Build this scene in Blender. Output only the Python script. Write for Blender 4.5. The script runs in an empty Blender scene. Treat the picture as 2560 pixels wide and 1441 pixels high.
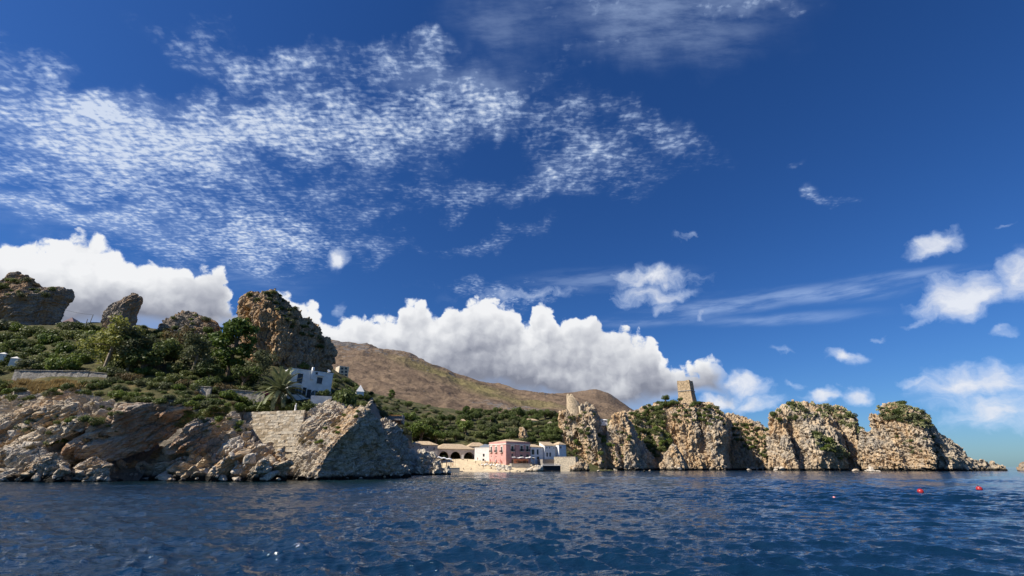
import bpy, math, random
import numpy as np
from mathutils import Vector, Matrix
from mathutils.bvhtree import BVHTree

# ------------------------------------------------------------------ camera, light, exposure
SC = bpy.context.scene
COL = SC.collection
F = 1140.0                                   # focal length in photograph pixels (2560 wide)
CX, CY = 1280.0, 720.5
HOR = 1167.7                                 # row of the sea horizon
PITCH = math.atan((HOR - CY) / F)
CAM_H = 2.1                                  # eye height above the water (standing in a small boat)
cam_d = bpy.data.cameras.new('camera')
cam = bpy.data.objects.new('camera', cam_d)
COL.objects.link(cam)
cam_d.sensor_width = 36.0
cam_d.lens = F / 2560.0 * 36.0
cam_d.clip_start = 0.1
cam_d.clip_end = 60000.0
cam.location = (0, 0, CAM_H)
cam.rotation_euler = (math.pi / 2 + PITCH, 0, 0)
SC.camera = cam

SUN_EL = math.radians(43)
SUN_AZ = math.atan2(-0.93, -0.37)           # direction towards the sun, measured from +Y towards +X
SUND = Vector((math.sin(SUN_AZ) * math.cos(SUN_EL), math.cos(SUN_AZ) * math.cos(SUN_EL), math.sin(SUN_EL)))
sl = bpy.data.lights.new('sun', 'SUN')
sl.energy = 5.0
sl.angle = math.radians(0.5)
sl.color = (1.0, 0.93, 0.82)
so = bpy.data.objects.new('sun', sl)
COL.objects.link(so)
so.rotation_euler = SUND.to_track_quat('Z', 'Y').to_euler()
so.location = (-60, -40, 120)

SC.view_settings.view_transform = 'Standard'
SC.view_settings.look = 'None'
SC.view_settings.exposure = 0.5
SC.view_settings.gamma = 1.0
SC.view_settings.use_curve_mapping = False
SC.render.engine = 'CYCLES'
SC.cycles.max_bounces = 6
SC.cycles.diffuse_bounces = 3
SC.cycles.glossy_bounces = 3
SC.cycles.transparent_max_bounces = 6
SC.cycles.use_denoising = True
SC.cycles.caustics_reflective = False
SC.cycles.caustics_refractive = False

def ray(px, py):
    a = (px - CX) / F
    b = (py - CY) / F
    return np.array([a, math.cos(PITCH) + b * math.sin(PITCH), math.sin(PITCH) - b * math.cos(PITCH)])

def P(px, py, Y):
    """point seen at pixel (px, py) that lies Y metres ahead of the boat"""
    d = ray(px, py)
    t = Y / d[1]
    return Vector((d[0] * t, Y, CAM_H + d[2] * t))

def azel(px, py):
    d = ray(px, py)
    d = d / np.linalg.norm(d)
    return math.atan2(d[0], d[1]), math.asin(d[2])

# ------------------------------------------------------------------ sky
class NB:
    """small node builder"""
    def __init__(self, tree):
        self.t = tree
    def n(self, kind, **kw):
        nd = self.t.nodes.new(kind)
        for k, v in kw.items():
            setattr(nd, k, v)
        return nd
    def put(self, sock, v):
        if hasattr(v, 'links'):
            self.t.links.new(v, sock)
        elif v is not None:
            sock.default_value = v
    def math(self, op, a, b=None, c=None, clamp=False):
        nd = self.n('ShaderNodeMath', operation=op, use_clamp=clamp)
        self.put(nd.inputs[0], a)
        if b is not None: self.put(nd.inputs[1], b)
        if c is not None: self.put(nd.inputs[2], c)
        return nd.outputs[0]
    def vmath(self, op, a, b=None, scale=None):
        nd = self.n('ShaderNodeVectorMath', operation=op)
        self.put(nd.inputs[0], a)
        if b is not None: self.put(nd.inputs[1], b)
        if scale is not None: self.put(nd.inputs['Scale'], scale)
        return nd.outputs['Value'] if op in ('LENGTH', 'DOT_PRODUCT') else nd.outputs[0]
    def noise(self, vec, scale, detail=4, rough=0.55, dist=0.0, lac=2.0, dim='3D'):
        nd = self.n('ShaderNodeTexNoise', noise_dimensions=dim)
        self.put(nd.inputs['Vector'], vec)
        nd.inputs['Scale'].default_value = scale
        nd.inputs['Detail'].default_value = detail
        nd.inputs['Roughness'].default_value = rough
        nd.inputs['Distortion'].default_value = dist
        nd.inputs['Lacunarity'].default_value = lac
        return nd.outputs['Fac']
    def noisecol(self, vec, scale, detail=3, dim='3D'):
        nd = self.n('ShaderNodeTexNoise', noise_dimensions=dim)
        self.put(nd.inputs['Vector'], vec)
        nd.inputs['Scale'].default_value = scale
        nd.inputs['Detail'].default_value = detail
        return nd.outputs['Color']
    def voro(self, vec, scale, feature='F1', smooth=None, out='Distance', rnd=1.0, dim='3D'):
        nd = self.n('ShaderNodeTexVoronoi', feature=feature, voronoi_dimensions=dim)
        self.put(nd.inputs['Vector'], vec)
        nd.inputs['Scale'].default_value = scale
        nd.inputs['Randomness'].default_value = rnd
        if smooth is not None: nd.inputs['Smoothness'].default_value = smooth
        return nd.outputs[out]
    def mapr(self, v, a, b, c=0.0, d=1.0, smooth=True):
        nd = self.n('ShaderNodeMapRange', interpolation_type='SMOOTHSTEP' if smooth else 'LINEAR')
        self.put(nd.inputs[0], v)
        for i, x in enumerate((a, b, c, d)):
            self.put(nd.inputs[i + 1], x)
        return nd.outputs[0]
    def mapping(self, vec, loc=(0, 0, 0), rot=(0, 0, 0), scale=(1, 1, 1), kind='POINT'):
        nd = self.n('ShaderNodeMapping', vector_type=kind)
        self.put(nd.inputs['Vector'], vec)
        nd.inputs['Location'].default_value = loc
        nd.inputs['Rotation'].default_value = rot
        nd.inputs['Scale'].default_value = scale
        return nd.outputs[0]
    def mix(self, f, a, b, mode='MIX'):
        nd = self.n('ShaderNodeMix', data_type='RGBA', blend_type=mode)
        self.put(nd.inputs['Factor'], f)
        def c4(c): return c if hasattr(c, 'links') else (c[0], c[1], c[2], 1.0)
        self.put(nd.inputs['A'], c4(a))
        self.put(nd.inputs['B'], c4(b))
        return nd.outputs['Result']
    def ramp(self, f, stops):
        nd = self.n('ShaderNodeValToRGB')
        self.put(nd.inputs[0], f)
        el = nd.color_ramp.elements
        while len(el) < len(stops): el.new(0.5)
        for e, (p, c) in zip(el, stops):
            e.position = p
            e.color = (c[0], c[1], c[2], 1.0) if len(c) == 3 else c
        return nd.outputs[0]
    def combine(self, x, y, z=0.0):
        nd = self.n('ShaderNodeCombineXYZ')
        for i, v in enumerate((x, y, z)): self.put(nd.inputs[i], v)
        return nd.outputs[0]
    def sep(self, v):
        nd = self.n('ShaderNodeSeparateXYZ')
        self.put(nd.inputs[0], v)
        return nd.outputs
    def curve(self, f, pts):
        nd = self.n('ShaderNodeFloatCurve')
        self.put(nd.inputs['Value'], f)
        cu = nd.mapping.curves[0]
        pts = sorted(pts)
        while len(cu.points) < len(pts): cu.points.new(0.5, 0.5)
        for p_, (x, y) in zip(cu.points, pts):
            p_.location = (x, y)
            p_.handle_type = 'AUTO_CLAMPED'
        nd.mapping.update()
        return nd.outputs[0]

def build_sky():
    w = bpy.data.worlds.new('World')
    SC.world = w
    w.use_nodes = True
    t = w.node_tree
    t.nodes.clear()
    b = NB(t)
    d = b.n('ShaderNodeTexCoord').outputs['Generated']
    d = b.vmath('NORMALIZE', d)
    x, y, z = b.sep(d)
    az = b.math('ARCTAN2', x, y)
    el = b.math('ARCSINE', z)
    sky = b.n('ShaderNodeTexSky', sky_type='NISHITA')
    sky.sun_disc = False
    sky.sun_elevation = SUN_EL
    sky.sun_rotation = SUN_AZ
    sky.altitude = 0
    sky.air_density = 1.0
    sky.dust_density = 0.4
    sky.ozone_density = 2.2
    hs = b.n('ShaderNodeHueSaturation')
    hs.inputs['Saturation'].default_value = SKY_SAT
    b.put(hs.inputs['Color'], sky.outputs[0])
    bg = b.n('ShaderNodeBackground')
    b.put(bg.inputs[0], b.mix(1.0, hs.outputs[0], SKY_TINT, 'MULTIPLY'))
    bg.inputs[1].default_value = SKY_STR
    ae = b.combine(az, el, 0.0)
    HALF = (0.5, 0.5, 0.5)
    warp = b.vmath('SUBTRACT', b.noisecol(ae, 9.0, 5, '2D'), HALF)
    def ell(coords, px, py, rx, ry, rot, s, soft=0.0):
        """soft elliptical patch around the direction of (px, py); radii in pixels there"""
        a0, e0 = azel(px, py)
        ex = azel(px + rx * math.cos(rot), py - rx * math.sin(rot))
        ey = azel(px + ry * math.sin(rot), py + ry * math.cos(rot))
        dx = (ex[0] - a0, ex[1] - e0)
        dy = (ey[0] - a0, ey[1] - e0)
        m = b.mapping(coords, (a0, e0, 0), (0, 0, math.atan2(dx[1], dx[0])),
                      (math.hypot(*dx), math.hypot(*dy), 1.0), 'TEXTURE')
        return b.mapr(b.vmath('LENGTH', m), 1.0, soft, 0.0, s)
    def total(parts, op='ADD'):
        acc = parts[0]
        for q in parts[1:]: acc = b.math(op, acc, q)
        return acc
    # ---- high rippled cirrocumulus, on a flat layer high up
    zz = b.math('ADD', b.math('MAXIMUM', z, 0.0), 0.06)
    q = b.combine(b.math('DIVIDE', x, zz), b.math('DIVIDE', y, zz), 0.0)
    aew = b.vmath('ADD', ae, b.vmath('SCALE', warp, scale=0.14))
    mask = total([ell(aew, *m) for m in SKY_MASK])
    low = b.noise(q, 0.9, 3, 0.5, dim='2D')
    mid = b.noise(q, 4.5, 5, 0.6, dim='2D')
    absaz = b.math('ABSOLUTE', az)
    mask = b.math('ADD', mask, b.math('MULTIPLY', b.mapr(absaz, 0.95, 1.4), b.mapr(low, 0.42, 0.7, 0, 0.6)))
    mods = b.math('ADD', b.mapr(mid, 0.25, 0.75, -0.22, 0.26, smooth=False), b.mapr(b.noise(q, 13.0, 3, 0.6, dim='2D'), 0.3, 0.7, -0.20, 0.18, smooth=False))
    mask = b.math('ADD', mask, b.math('MULTIPLY', mods, b.mapr(mask, 0.02, 0.35)))
    mask = b.math('MULTIPLY', b.math('MAXIMUM', mask, 0.0), b.mapr(el, 0.02, 0.2))
    wq = b.vmath('SUBTRACT', b.noisecol(q, 12.0, 2, '2D'), HALF)
    qm = b.vmath('ADD', q, b.vmath('SCALE', wq, scale=0.024))
    puff = b.mapr(b.voro(qm, 44.0, 'F1', dim='2D'), 0.0, 0.75, 1.0, 0.0, smooth=False)
    nn = b.noise(qm, 58.0, 5, 0.66, dim='2D')
    rip = b.noise(b.mapping(qm, (3, 1, 0), (0, 0, -0.45), (22.0, 84.0, 1.0)), 1.0, 2, 0.5, dim='2D')
    tex = b.math('ADD', b.math('MULTIPLY', puff, 0.26), b.math('MULTIPLY', nn, 0.74))
    tex = b.math('ADD', tex, b.math('MULTIPLY', b.math('SUBTRACT', rip, 0.5), 0.72))
    thr = b.math('SUBTRACT', 0.58, b.math('MULTIPLY', mask, 0.52))
    cc = b.mapr(tex, thr, b.math('ADD', thr, 0.62), smooth=False)
    cc = b.math('MULTIPLY', cc, b.mapr(mask, 0.14, 0.75, 0.0, 1.0, smooth=False))
    veil = b.math('MULTIPLY', b.mapr(mask, 0.1, 1.1, 0.0, 0.34), b.mapr(mid, 0.2, 0.8, 0.3, 1.0))
    vl = total([ell(b.vmath('ADD', ae, b.vmath('SCALE', warp, scale=0.10)), *m) for m in SKY_VEIL])
    veil = b.math('ADD', veil, b.math('MULTIPLY', vl, b.mapr(b.noise(b.mapping(q, (1, 2, 0), (0, 0, 0.55), (7.0, 24.0, 1.0)), 1.0, 6, 0.66, dim='2D'), 0.2, 0.8, 0.15, 1.2)))
    cc = b.math('MULTIPLY', b.math('MAXIMUM', cc, veil), 0.78)
    # ---- torn fair-weather clouds and streaks low over the horizon
    w2 = b.vmath('SUBTRACT', b.noisecol(ae, 18.0, 6, '2D'), HALF)
    aew2 = b.vmath('ADD', ae, b.vmath('SCALE', w2, scale=0.055))
    rag = total([ell(aew2, *m) for m in SKY_RAG], 'MAXIMUM')
    stv = total([ell(b.vmath('ADD', ae, b.vmath('SCALE', warp, scale=0.008)), *m) for m in SKY_STREAK], 'MAXIMUM')
    rn = b.noise(b.mapping(aew2, (0, 0, 0), (0, 0, 0), (16.0, 28.0, 1.0)), 1.0, 7, 0.62, dim='2D')
    ragd = b.mapr(b.math('ADD', b.math('MULTIPLY', rag, 0.55), b.math('MULTIPLY', rn, 1.0)), 0.60, 1.30, smooth=False)
    ragd = b.math('MULTIPLY', ragd, b.mapr(rag, 0.0, 0.5))
    stn = b.noise(b.mapping(ae, (0, 0, 0), (0, 0, -0.1), (7.0, 46.0, 1.0)), 1.0, 5, 0.62, dim='2D')
    strd = b.math('MULTIPLY', stv, b.mapr(stn, 0.3, 0.7, 0.1, 1.2))
    thin = b.math('MAXIMUM', b.math('MAXIMUM', cc, ragd), strd)
    # scattered cumulus of the same kind in the rest of the sky
    gq = b.noise(b.mapping(ae, (5, 2, 1), (0, 0, 0), (3.2, 8.0, 1.0)), 1.0, 5, 0.58, dim='2D')
    gen = b.math('MULTIPLY', b.mapr(gq, 0.58, 0.70), b.math('MULTIPLY', b.mapr(absaz, 0.9, 1.15), b.mapr(el, 0.5, 0.2)))
    thin = b.math('MAXIMUM', thin, b.math('MULTIPLY', gen, 0.9))
    # ---- heaped cumulus behind the mountain and behind the left crags
    A0, A1, E1 = math.radians(-62), math.radians(40), math.radians(36)
    def prof(pts):
        r = []
        for px, py in pts:
            a, e = azel(px, py)
            r.append(((a - A0) / (A1 - A0), max(0.0, e / E1)))
        return r
    u = b.math('DIVIDE', b.math('SUBTRACT', az, A0), A1 - A0)
    wob = b.vmath('SUBTRACT', b.noisecol(ae, 34.0, 4, '2D'), HALF)
    dw = b.vmath('ADD', ae, b.vmath('SCALE', wob, scale=0.020))
    u = b.math('ADD', u, b.math('MULTIPLY', b.sep(wob)[0], 0.016))
    top = b.curve(u, prof(SKY_TOP))
    base = b.curve(u, prof(SKY_BASE))
    en = b.math('DIVIDE', el, E1)
    def billow(v):
        f1 = b.voro(v, 18.0, 'F1', dim='2D')
        f2 = b.voro(v, 42.0, 'F1', dim='2D')
        f3 = b.noise(v, 90.0, 5, 0.65, dim='2D')
        s = b.math('ADD', b.math('MULTIPLY', f1, -0.60), b.math('MULTIPLY', f2, -0.40))
        return b.math('ADD', s, b.math('MULTIPLY', f3, 0.36))
    bl = billow(dw)
    bl2 = billow(b.vmath('ADD', dw, (-0.010, 0.013, 0.0)))
    h = b.math('SUBTRACT', b.math('ADD', top, b.math('MULTIPLY', b.math('ADD', bl, 0.14), 0.085)), en)
    cum = b.math('MULTIPLY', b.mapr(h, -0.003, 0.017), b.mapr(u, (azel(1835, 920)[0] - A0) / (A1 - A0), (azel(1770, 920)[0] - A0) / (A1 - A0)))
    wid = b.math('MAXIMUM', b.math('SUBTRACT', top, base), 0.05)
    s = b.math('DIVIDE', b.math('SUBTRACT', en, base), wid)
    big = b.noise(b.mapping(dw, (2, 7, 4), (0, 0, 0), (6, 9, 1)), 1.0, 4, 0.5, dim='2D')
    cum = b.math('MULTIPLY', cum, b.mapr(b.math('ADD', s, b.math('MULTIPLY', b.math('SUBTRACT', big, 0.5), 0.9)), -0.45, 0.06))
    relief = b.math('SUBTRACT', bl, bl2)
    lit = b.math('ADD', b.mapr(s, 0.0, 0.85, 0.02, 0.86, smooth=False), b.math('MULTIPLY', relief, 0.42))  # sunward relief and grey undersides painted into the cloud colour
    lit = b.math('ADD', lit, b.math('MULTIPLY', b.math('SUBTRACT', big, 0.5), 1.35))
    lit = b.math('ADD', lit, b.mapr(h, 0.0, 0.10, 0.25, 0.0))
    ccol = b.ramp(lit, [(0.0, (0.24, 0.26, 0.33)), (0.28, (0.40, 0.42, 0.49)), (0.60, (0.64, 0.66, 0.71)), (0.95, (0.91, 0.92, 0.94))])
    dens = b.math('MAXIMUM', cum, thin)
    tcol = b.mix(b.mapr(ragd, 0.1, 0.9), (0.60, 0.76, 1.05), (0.80, 0.84, 0.93))
    tcol = b.mix(b.mapr(cc, 0.25, 0.85), tcol, (0.82, 0.90, 1.02))
    col = b.mix(cum, tcol, ccol)
    bg2 = b.n('ShaderNodeBackground')
    b.put(bg2.inputs[0], col)
    bg2.inputs[1].default_value = CLOUD_STR
    ms = b.n('ShaderNodeMixShader')
    b.put(ms.inputs[0], dens)
    b.put(ms.inputs[1], bg.outputs[0])
    b.put(ms.inputs[2], bg2.outputs[0])
    out = b.n('ShaderNodeOutputWorld')
    b.put(out.inputs[0], ms.outputs[0])
    w.cycles.sampling_method = 'MANUAL'
    w.cycles.sample_map_resolution = 512

# cloud layout: direction (as photograph pixel), radii, tilt, weight
SKY_MASK = [(330, 330, 520, 130, -0.03, 1.15), (760, 330, 380, 120, 0.05, .85), (1080, 270, 330, 130, 0.12, .8),
            (1420, 330, 420, 130, -0.12, .6), (1680, 340, 300, 90, -0.25, .38), (1480, 450, 260, 110, 0.0, .42),
            (120, 190, 320, 100, -0.5, .66), (640, 170, 360, 100, -0.25, .72), (980, 150, 260, 80, 0.15, .62), (680, 470, 520, 120, 0.0, .36), (1000, 400, 300, 110, 0.1, .34), (560, 660, 420, 90, 0.0, .36),
            (430, 530, 620, 150, 0.0, .50), (760, 610, 420, 90, 0.05, .55), (1180, 500, 330, 60, 0.22, .6),
            (1230, 590, 260, 40, 0.22, .45), (240, 440, 320, 80, 0.1, .4), (1500, 20, 430, 150, 0.1, .5),
            (1900, 0, 420, 70, 0.15, .4), (2060, 470, 110, 45, -0.2, .55), (1980, 400, 60, 20, 0.5, .45),
            (1260, 730, 330, 50, 0.1, .5), (160, 560, 330, 60, 0.0, .6), (1360, 150, 500, 160, 0.0, .2)]
SKY_VEIL = [(1620, 40, 520, 170, 0.12, .34), (1250, 60, 200, 120, 0.0, .2), (1150, 200, 260, 60, 0.15, .25), (350, 330, 480, 120, 0, .2), (250, 560, 420, 70, 0, .22), (560, 700, 300, 70, 0, .16)]
SKY_RAG = [(1640, 692, 190, 46, 0.05, 1.25), (1620, 740, 190, 44, 0.12, 0.95), (1300, 735, 260, 30, 0.1, .6), (1720, 590, 70, 18, 0.2, .6),
           (2330, 612, 125, 42, 0.42, 1.3), (2400, 740, 210, 90, 0.30, 1.5), (2550, 690, 170, 90, 0.5, 1.3), (2290, 800, 60, 18, 0.4, .8),
           (2110, 893, 86, 30, -0.12, 1.4), (1860, 962, 130, 44, 0.0, 1.2), (1800, 1000, 100, 44, 0.2, 1.2), (1890, 1008, 140, 40, 0.15, 1.0),
           (2055, 995, 66, 34, 0.1, 1.4), (2140, 988, 76, 36, -0.15, 1.4), (1990, 965, 60, 18, -0.2, .8), (2430, 955, 280, 78, 0.05, 1.25), (2480, 1020, 320, 90, 0.0, 1.15),
           (2280, 955, 70, 26, 0.0, 1.0), (2520, 825, 60, 22, 0.2, .9), (2500, 560, 50, 10, 0.4, .5), (845, 648, 58, 44, 0.6, 1.8), (850, 770, 30, 26, -0.9, .8),
           (2210, 850, 40, 14, 0.0, .7), (1960, 885, 50, 14, -.4, .5), (1750, 790, 40, 26, 0.2, .7), (1660, 770, 60, 30, 0.2, .7)]
SKY_STREAK = [(2050, 735, 480, 34, 0.1, .34), (1800, 768, 360, 30, 0.14, .36), (1950, 798, 360, 22, 0.08, .24), (2250, 690, 280, 20, 0.12, .26), (1640, 800, 280, 24, 0.1, .22), (1500, 700, 300, 40, 0.1, .2)]
SKY_TOP = [(-500, 700), (-120, 610), (0, 600), (70, 590), (130, 600), (210, 582), (270, 576), (310, 600), (335, 625), (380, 632), (430, 652), (480, 664),
           (530, 662), (563, 676), (574, 705), (600, 765), (640, 740), (690, 728), (720, 724), (745, 735), (765, 752), (795, 758), (806, 785), (815, 800),
           (880, 792), (930, 776), (965, 780), (988, 798), (1002, 772), (1025, 755), (1060, 752), (1090, 782), (1110, 766),
           (1150, 752), (1200, 746), (1250, 743), (1278, 754), (1300, 778), (1315, 800), (1330, 772), (1350, 758), (1376, 762), (1392, 792), (1412, 790),
           (1440, 783), (1480, 787), (1500, 800), (1530, 822), (1565, 822), (1605, 832), (1640, 852), (1656, 892), (1690, 912), (1730, 912), (1762, 894), (1786, 892),
           (1815, 925), (1850, 985), (1890, 1050), (1950, 1160)]
SKY_BASE = [(-500, 1000), (0, 900), (200, 800), (330, 790), (480, 790), (560, 790), (640, 850), (800, 900), (900, 930), (1000, 960), (1150, 972), (1300, 985), (1450, 985), (1560, 990), (1680, 975), (1760, 965), (1830, 1000)]
SKY_SAT, SKY_TINT, SKY_STR, CLOUD_STR = 1.20, (0.37, 0.61, 0.98), 0.070, 0.69
build_sky()

# ------------------------------------------------------------------ helpers: noise, meshes, tags
def _hash(ix, iy, iz, seed):
    h = (ix.astype(np.uint32) * np.uint32(374761393) + iy.astype(np.uint32) * np.uint32(668265263)
         + iz.astype(np.uint32) * np.uint32(2147483647) + np.uint32(seed * 362437 + 1))
    h = (h ^ (h >> np.uint32(13))) * np.uint32(1274126177)
    h = (h ^ (h >> np.uint32(16))) * np.uint32(2246822519)
    return h ^ (h >> np.uint32(15))

_G = np.array([[1,1,0],[-1,1,0],[1,-1,0],[-1,-1,0],[1,0,1],[-1,0,1],[1,0,-1],[-1,0,-1],[0,1,1],[0,-1,1],[0,1,-1],[0,-1,-1],[1,1,0],[-1,1,0],[0,-1,1],[0,-1,-1]], dtype=np.float32)

def perlin(p, seed=0):
    p = np.asarray(p, dtype=np.float32)
    i = np.floor(p)
    f = p - i
    i = i.astype(np.int64)
    w = f * f * f * (f * (f * 6 - 15) + 10)
    out = np.zeros(len(p), dtype=np.float32)
    for dx in (0, 1):
        wx = w[:, 0] if dx else 1 - w[:, 0]
        for dy in (0, 1):
            wy = w[:, 1] if dy else 1 - w[:, 1]
            for dz in (0, 1):
                wz = w[:, 2] if dz else 1 - w[:, 2]
                g = _G[_hash(i[:, 0] + dx, i[:, 1] + dy, i[:, 2] + dz, seed) & np.uint32(15)]
                out += wx * wy * wz * (g[:, 0] * (f[:, 0] - dx) + g[:, 1] * (f[:, 1] - dy) + g[:, 2] * (f[:, 2] - dz))
    return out

def fbm(p, octv=4, gain=0.5, seed=0, ridged=False):
    p = np.asarray(p, dtype=np.float32)
    a, tot = 1.0, np.zeros(len(p), dtype=np.float32)
    for o in range(octv):
        n = perlin(p * (2.03 ** o) + 17.3 * o, seed + o)
        tot += a * ((0.5 - np.abs(n) * 1.6) if ridged else n)
        a *= gain
    return tot

def worley(p, seed=0):
    """distance to the nearest cell point and a random number of that cell"""
    p = np.asarray(p, dtype=np.float32)
    i = np.floor(p).astype(np.int64)
    f = (p - i).astype(np.float32)
    best = np.full(len(p), 9.0, dtype=np.float32)
    sec = np.full(len(p), 9.0, dtype=np.float32)
    rid = np.zeros(len(p), dtype=np.float32)
    for dx in (-1, 0, 1):
        for dy in (-1, 0, 1):
            for dz in (-1, 0, 1):
                h = _hash(i[:, 0] + dx, i[:, 1] + dy, i[:, 2] + dz, seed)
                ox = (h & np.uint32(1023)).astype(np.float32) / 1023 + dx - f[:, 0]
                oy = ((h >> np.uint32(10)) & np.uint32(1023)).astype(np.float32) / 1023 + dy - f[:, 1]
                oz = ((h >> np.uint32(20)) & np.uint32(1023)).astype(np.float32) / 1023 + dz - f[:, 2]
                dd = ox * ox + oy * oy + oz * oz
                r = ((h * np.uint32(2654435761)) >> np.uint32(12) & np.uint32(4095)).astype(np.float32) / 4095
                m = dd < best
                sec = np.where(m, best, np.minimum(sec, dd))
                rid = np.where(m, r, rid)
                best = np.where(m, dd, best)
    return np.sqrt(best), np.sqrt(sec), rid

def np_mesh(name, v, f, mats=(), smooth=False, midx=None):
    me = bpy.data.meshes.new(name)
    v = np.asarray(v, dtype=np.float32)
    f = np.asarray(f, dtype=np.int32)
    k = f.shape[1]
    me.vertices.add(len(v))
    me.vertices.foreach_set('co', v.ravel())
    me.loops.add(f.size)
    me.loops.foreach_set('vertex_index', f.ravel())
    me.polygons.add(len(f))
    me.polygons.foreach_set('loop_start', np.arange(0, f.size, k, dtype=np.int32))
    for m in mats: me.materials.append(m)
    if midx is not None: me.polygons.foreach_set('material_index', np.asarray(midx, dtype=np.int32))
    me.update(calc_edges=True)
    me.validate()
    me.polygons.foreach_set('use_smooth', np.full(len(me.polygons), bool(smooth)))
    return me

class MB:
    """collects shapes into one mesh"""
    def __init__(self):
        self.v, self.f = [], []
    def add(self, v, f):
        o = len(self.v)
        self.v += [tuple(p) for p in v]
        self.f += [tuple(i + o for i in q) for q in f]
        return self
    def box(self, x0, x1, y0, y1, z0, z1):
        v = [(x0,y0,z0),(x1,y0,z0),(x1,y1,z0),(x0,y1,z0),(x0,y0,z1),(x1,y0,z1),(x1,y1,z1),(x0,y1,z1)]
        return self.add(v, [(3,2,1,0),(4,5,6,7),(0,1,5,4),(1,2,6,5),(2,3,7,6),(3,0,4,7)])
    def prism(self, poly, y0, y1):
        """polygon in (x, z), extruded along y"""
        n = len(poly)
        v = [(x, y0, z) for x, z in poly] + [(x, y1, z) for x, z in poly]
        f = [tuple(range(n)), tuple(range(2*n-1, n-1, -1))]
        f += [(i, i+n, (i+1) % n + n, (i+1) % n) for i in range(n)]
        return self.add(v, f)
    def tube(self, pts, rad, sides=7):
        pts = [Vector(p) for p in pts]
        n = len(pts)
        v, f = [], []
        for i, p in enumerate(pts):
            t = (pts[min(i+1, n-1)] - pts[max(i-1, 0)]).normalized()
            a = t.cross(Vector((0.31, 0.95, 0.12))).normalized()
            c = t.cross(a)
            r = rad[i] if hasattr(rad, '__len__') else rad
            for k in range(sides):
                th = 2 * math.pi * k / sides
                v.append(p + a * (r * math.cos(th)) + c * (r * math.sin(th)))
        for i in range(n - 1):
            for k in range(sides):
                k2 = (k + 1) % sides
                f.append((i*sides+k, i*sides+k2, (i+1)*sides+k2, (i+1)*sides+k))
        f.append(tuple(range(sides-1, -1, -1)))
        f.append(tuple(range((n-1)*sides, n*sides)))
        return self.add(v, f)
    def lathe(self, prof, sides=16):
        v, f = [], []
        for r, z in prof:
            for k in range(sides):
                th = 2 * math.pi * k / sides
                v.append((r * math.cos(th), r * math.sin(th), z))
        for i in range(len(prof) - 1):
            for k in range(sides):
                k2 = (k + 1) % sides
                f.append((i*sides+k, i*sides+k2, (i+1)*sides+k2, (i+1)*sides+k))
        f.append(tuple(range(sides-1, -1, -1)))
        f.append(tuple(range((len(prof)-1)*sides, len(prof)*sides)))
        return self.add(v, f)
    def mesh(self, name, mat=None, smooth=False):
        me = bpy.data.meshes.new(name)
        me.from_pydata(self.v, [], self.f)
        me.update()
        if mat: me.materials.append(mat)
        if smooth: me.polygons.foreach_set('use_smooth', [True] * len(me.polygons))
        return me
    def obj(self, name, mat=None, parent=None, smooth=False):
        return link(name, self.mesh(name, mat, smooth), parent)

def link(name, me, parent=None, loc=None, rz=None, scale=None):
    o = bpy.data.objects.new(name, me)
    COL.objects.link(o)
    if parent: o.parent = parent
    if loc is not None: o.location = loc
    if rz is not None: o.rotation_euler = rz if hasattr(rz, '__len__') else (0, 0, rz)
    if scale is not None: o.scale = scale if hasattr(scale, '__len__') else (scale,) * 3
    return o

def tag(o, label=None, cat=None, group=None, kind=None):
    if label: o['label'] = label
    if cat: o['category'] = cat
    if group: o['group'] = group
    if kind: o['kind'] = kind
    return o

def thing(name, label, cat, loc=(0, 0, 0), rz=0.0, group=None):
    return tag(link(name, None, None, loc, rz), label, cat, group)

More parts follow.
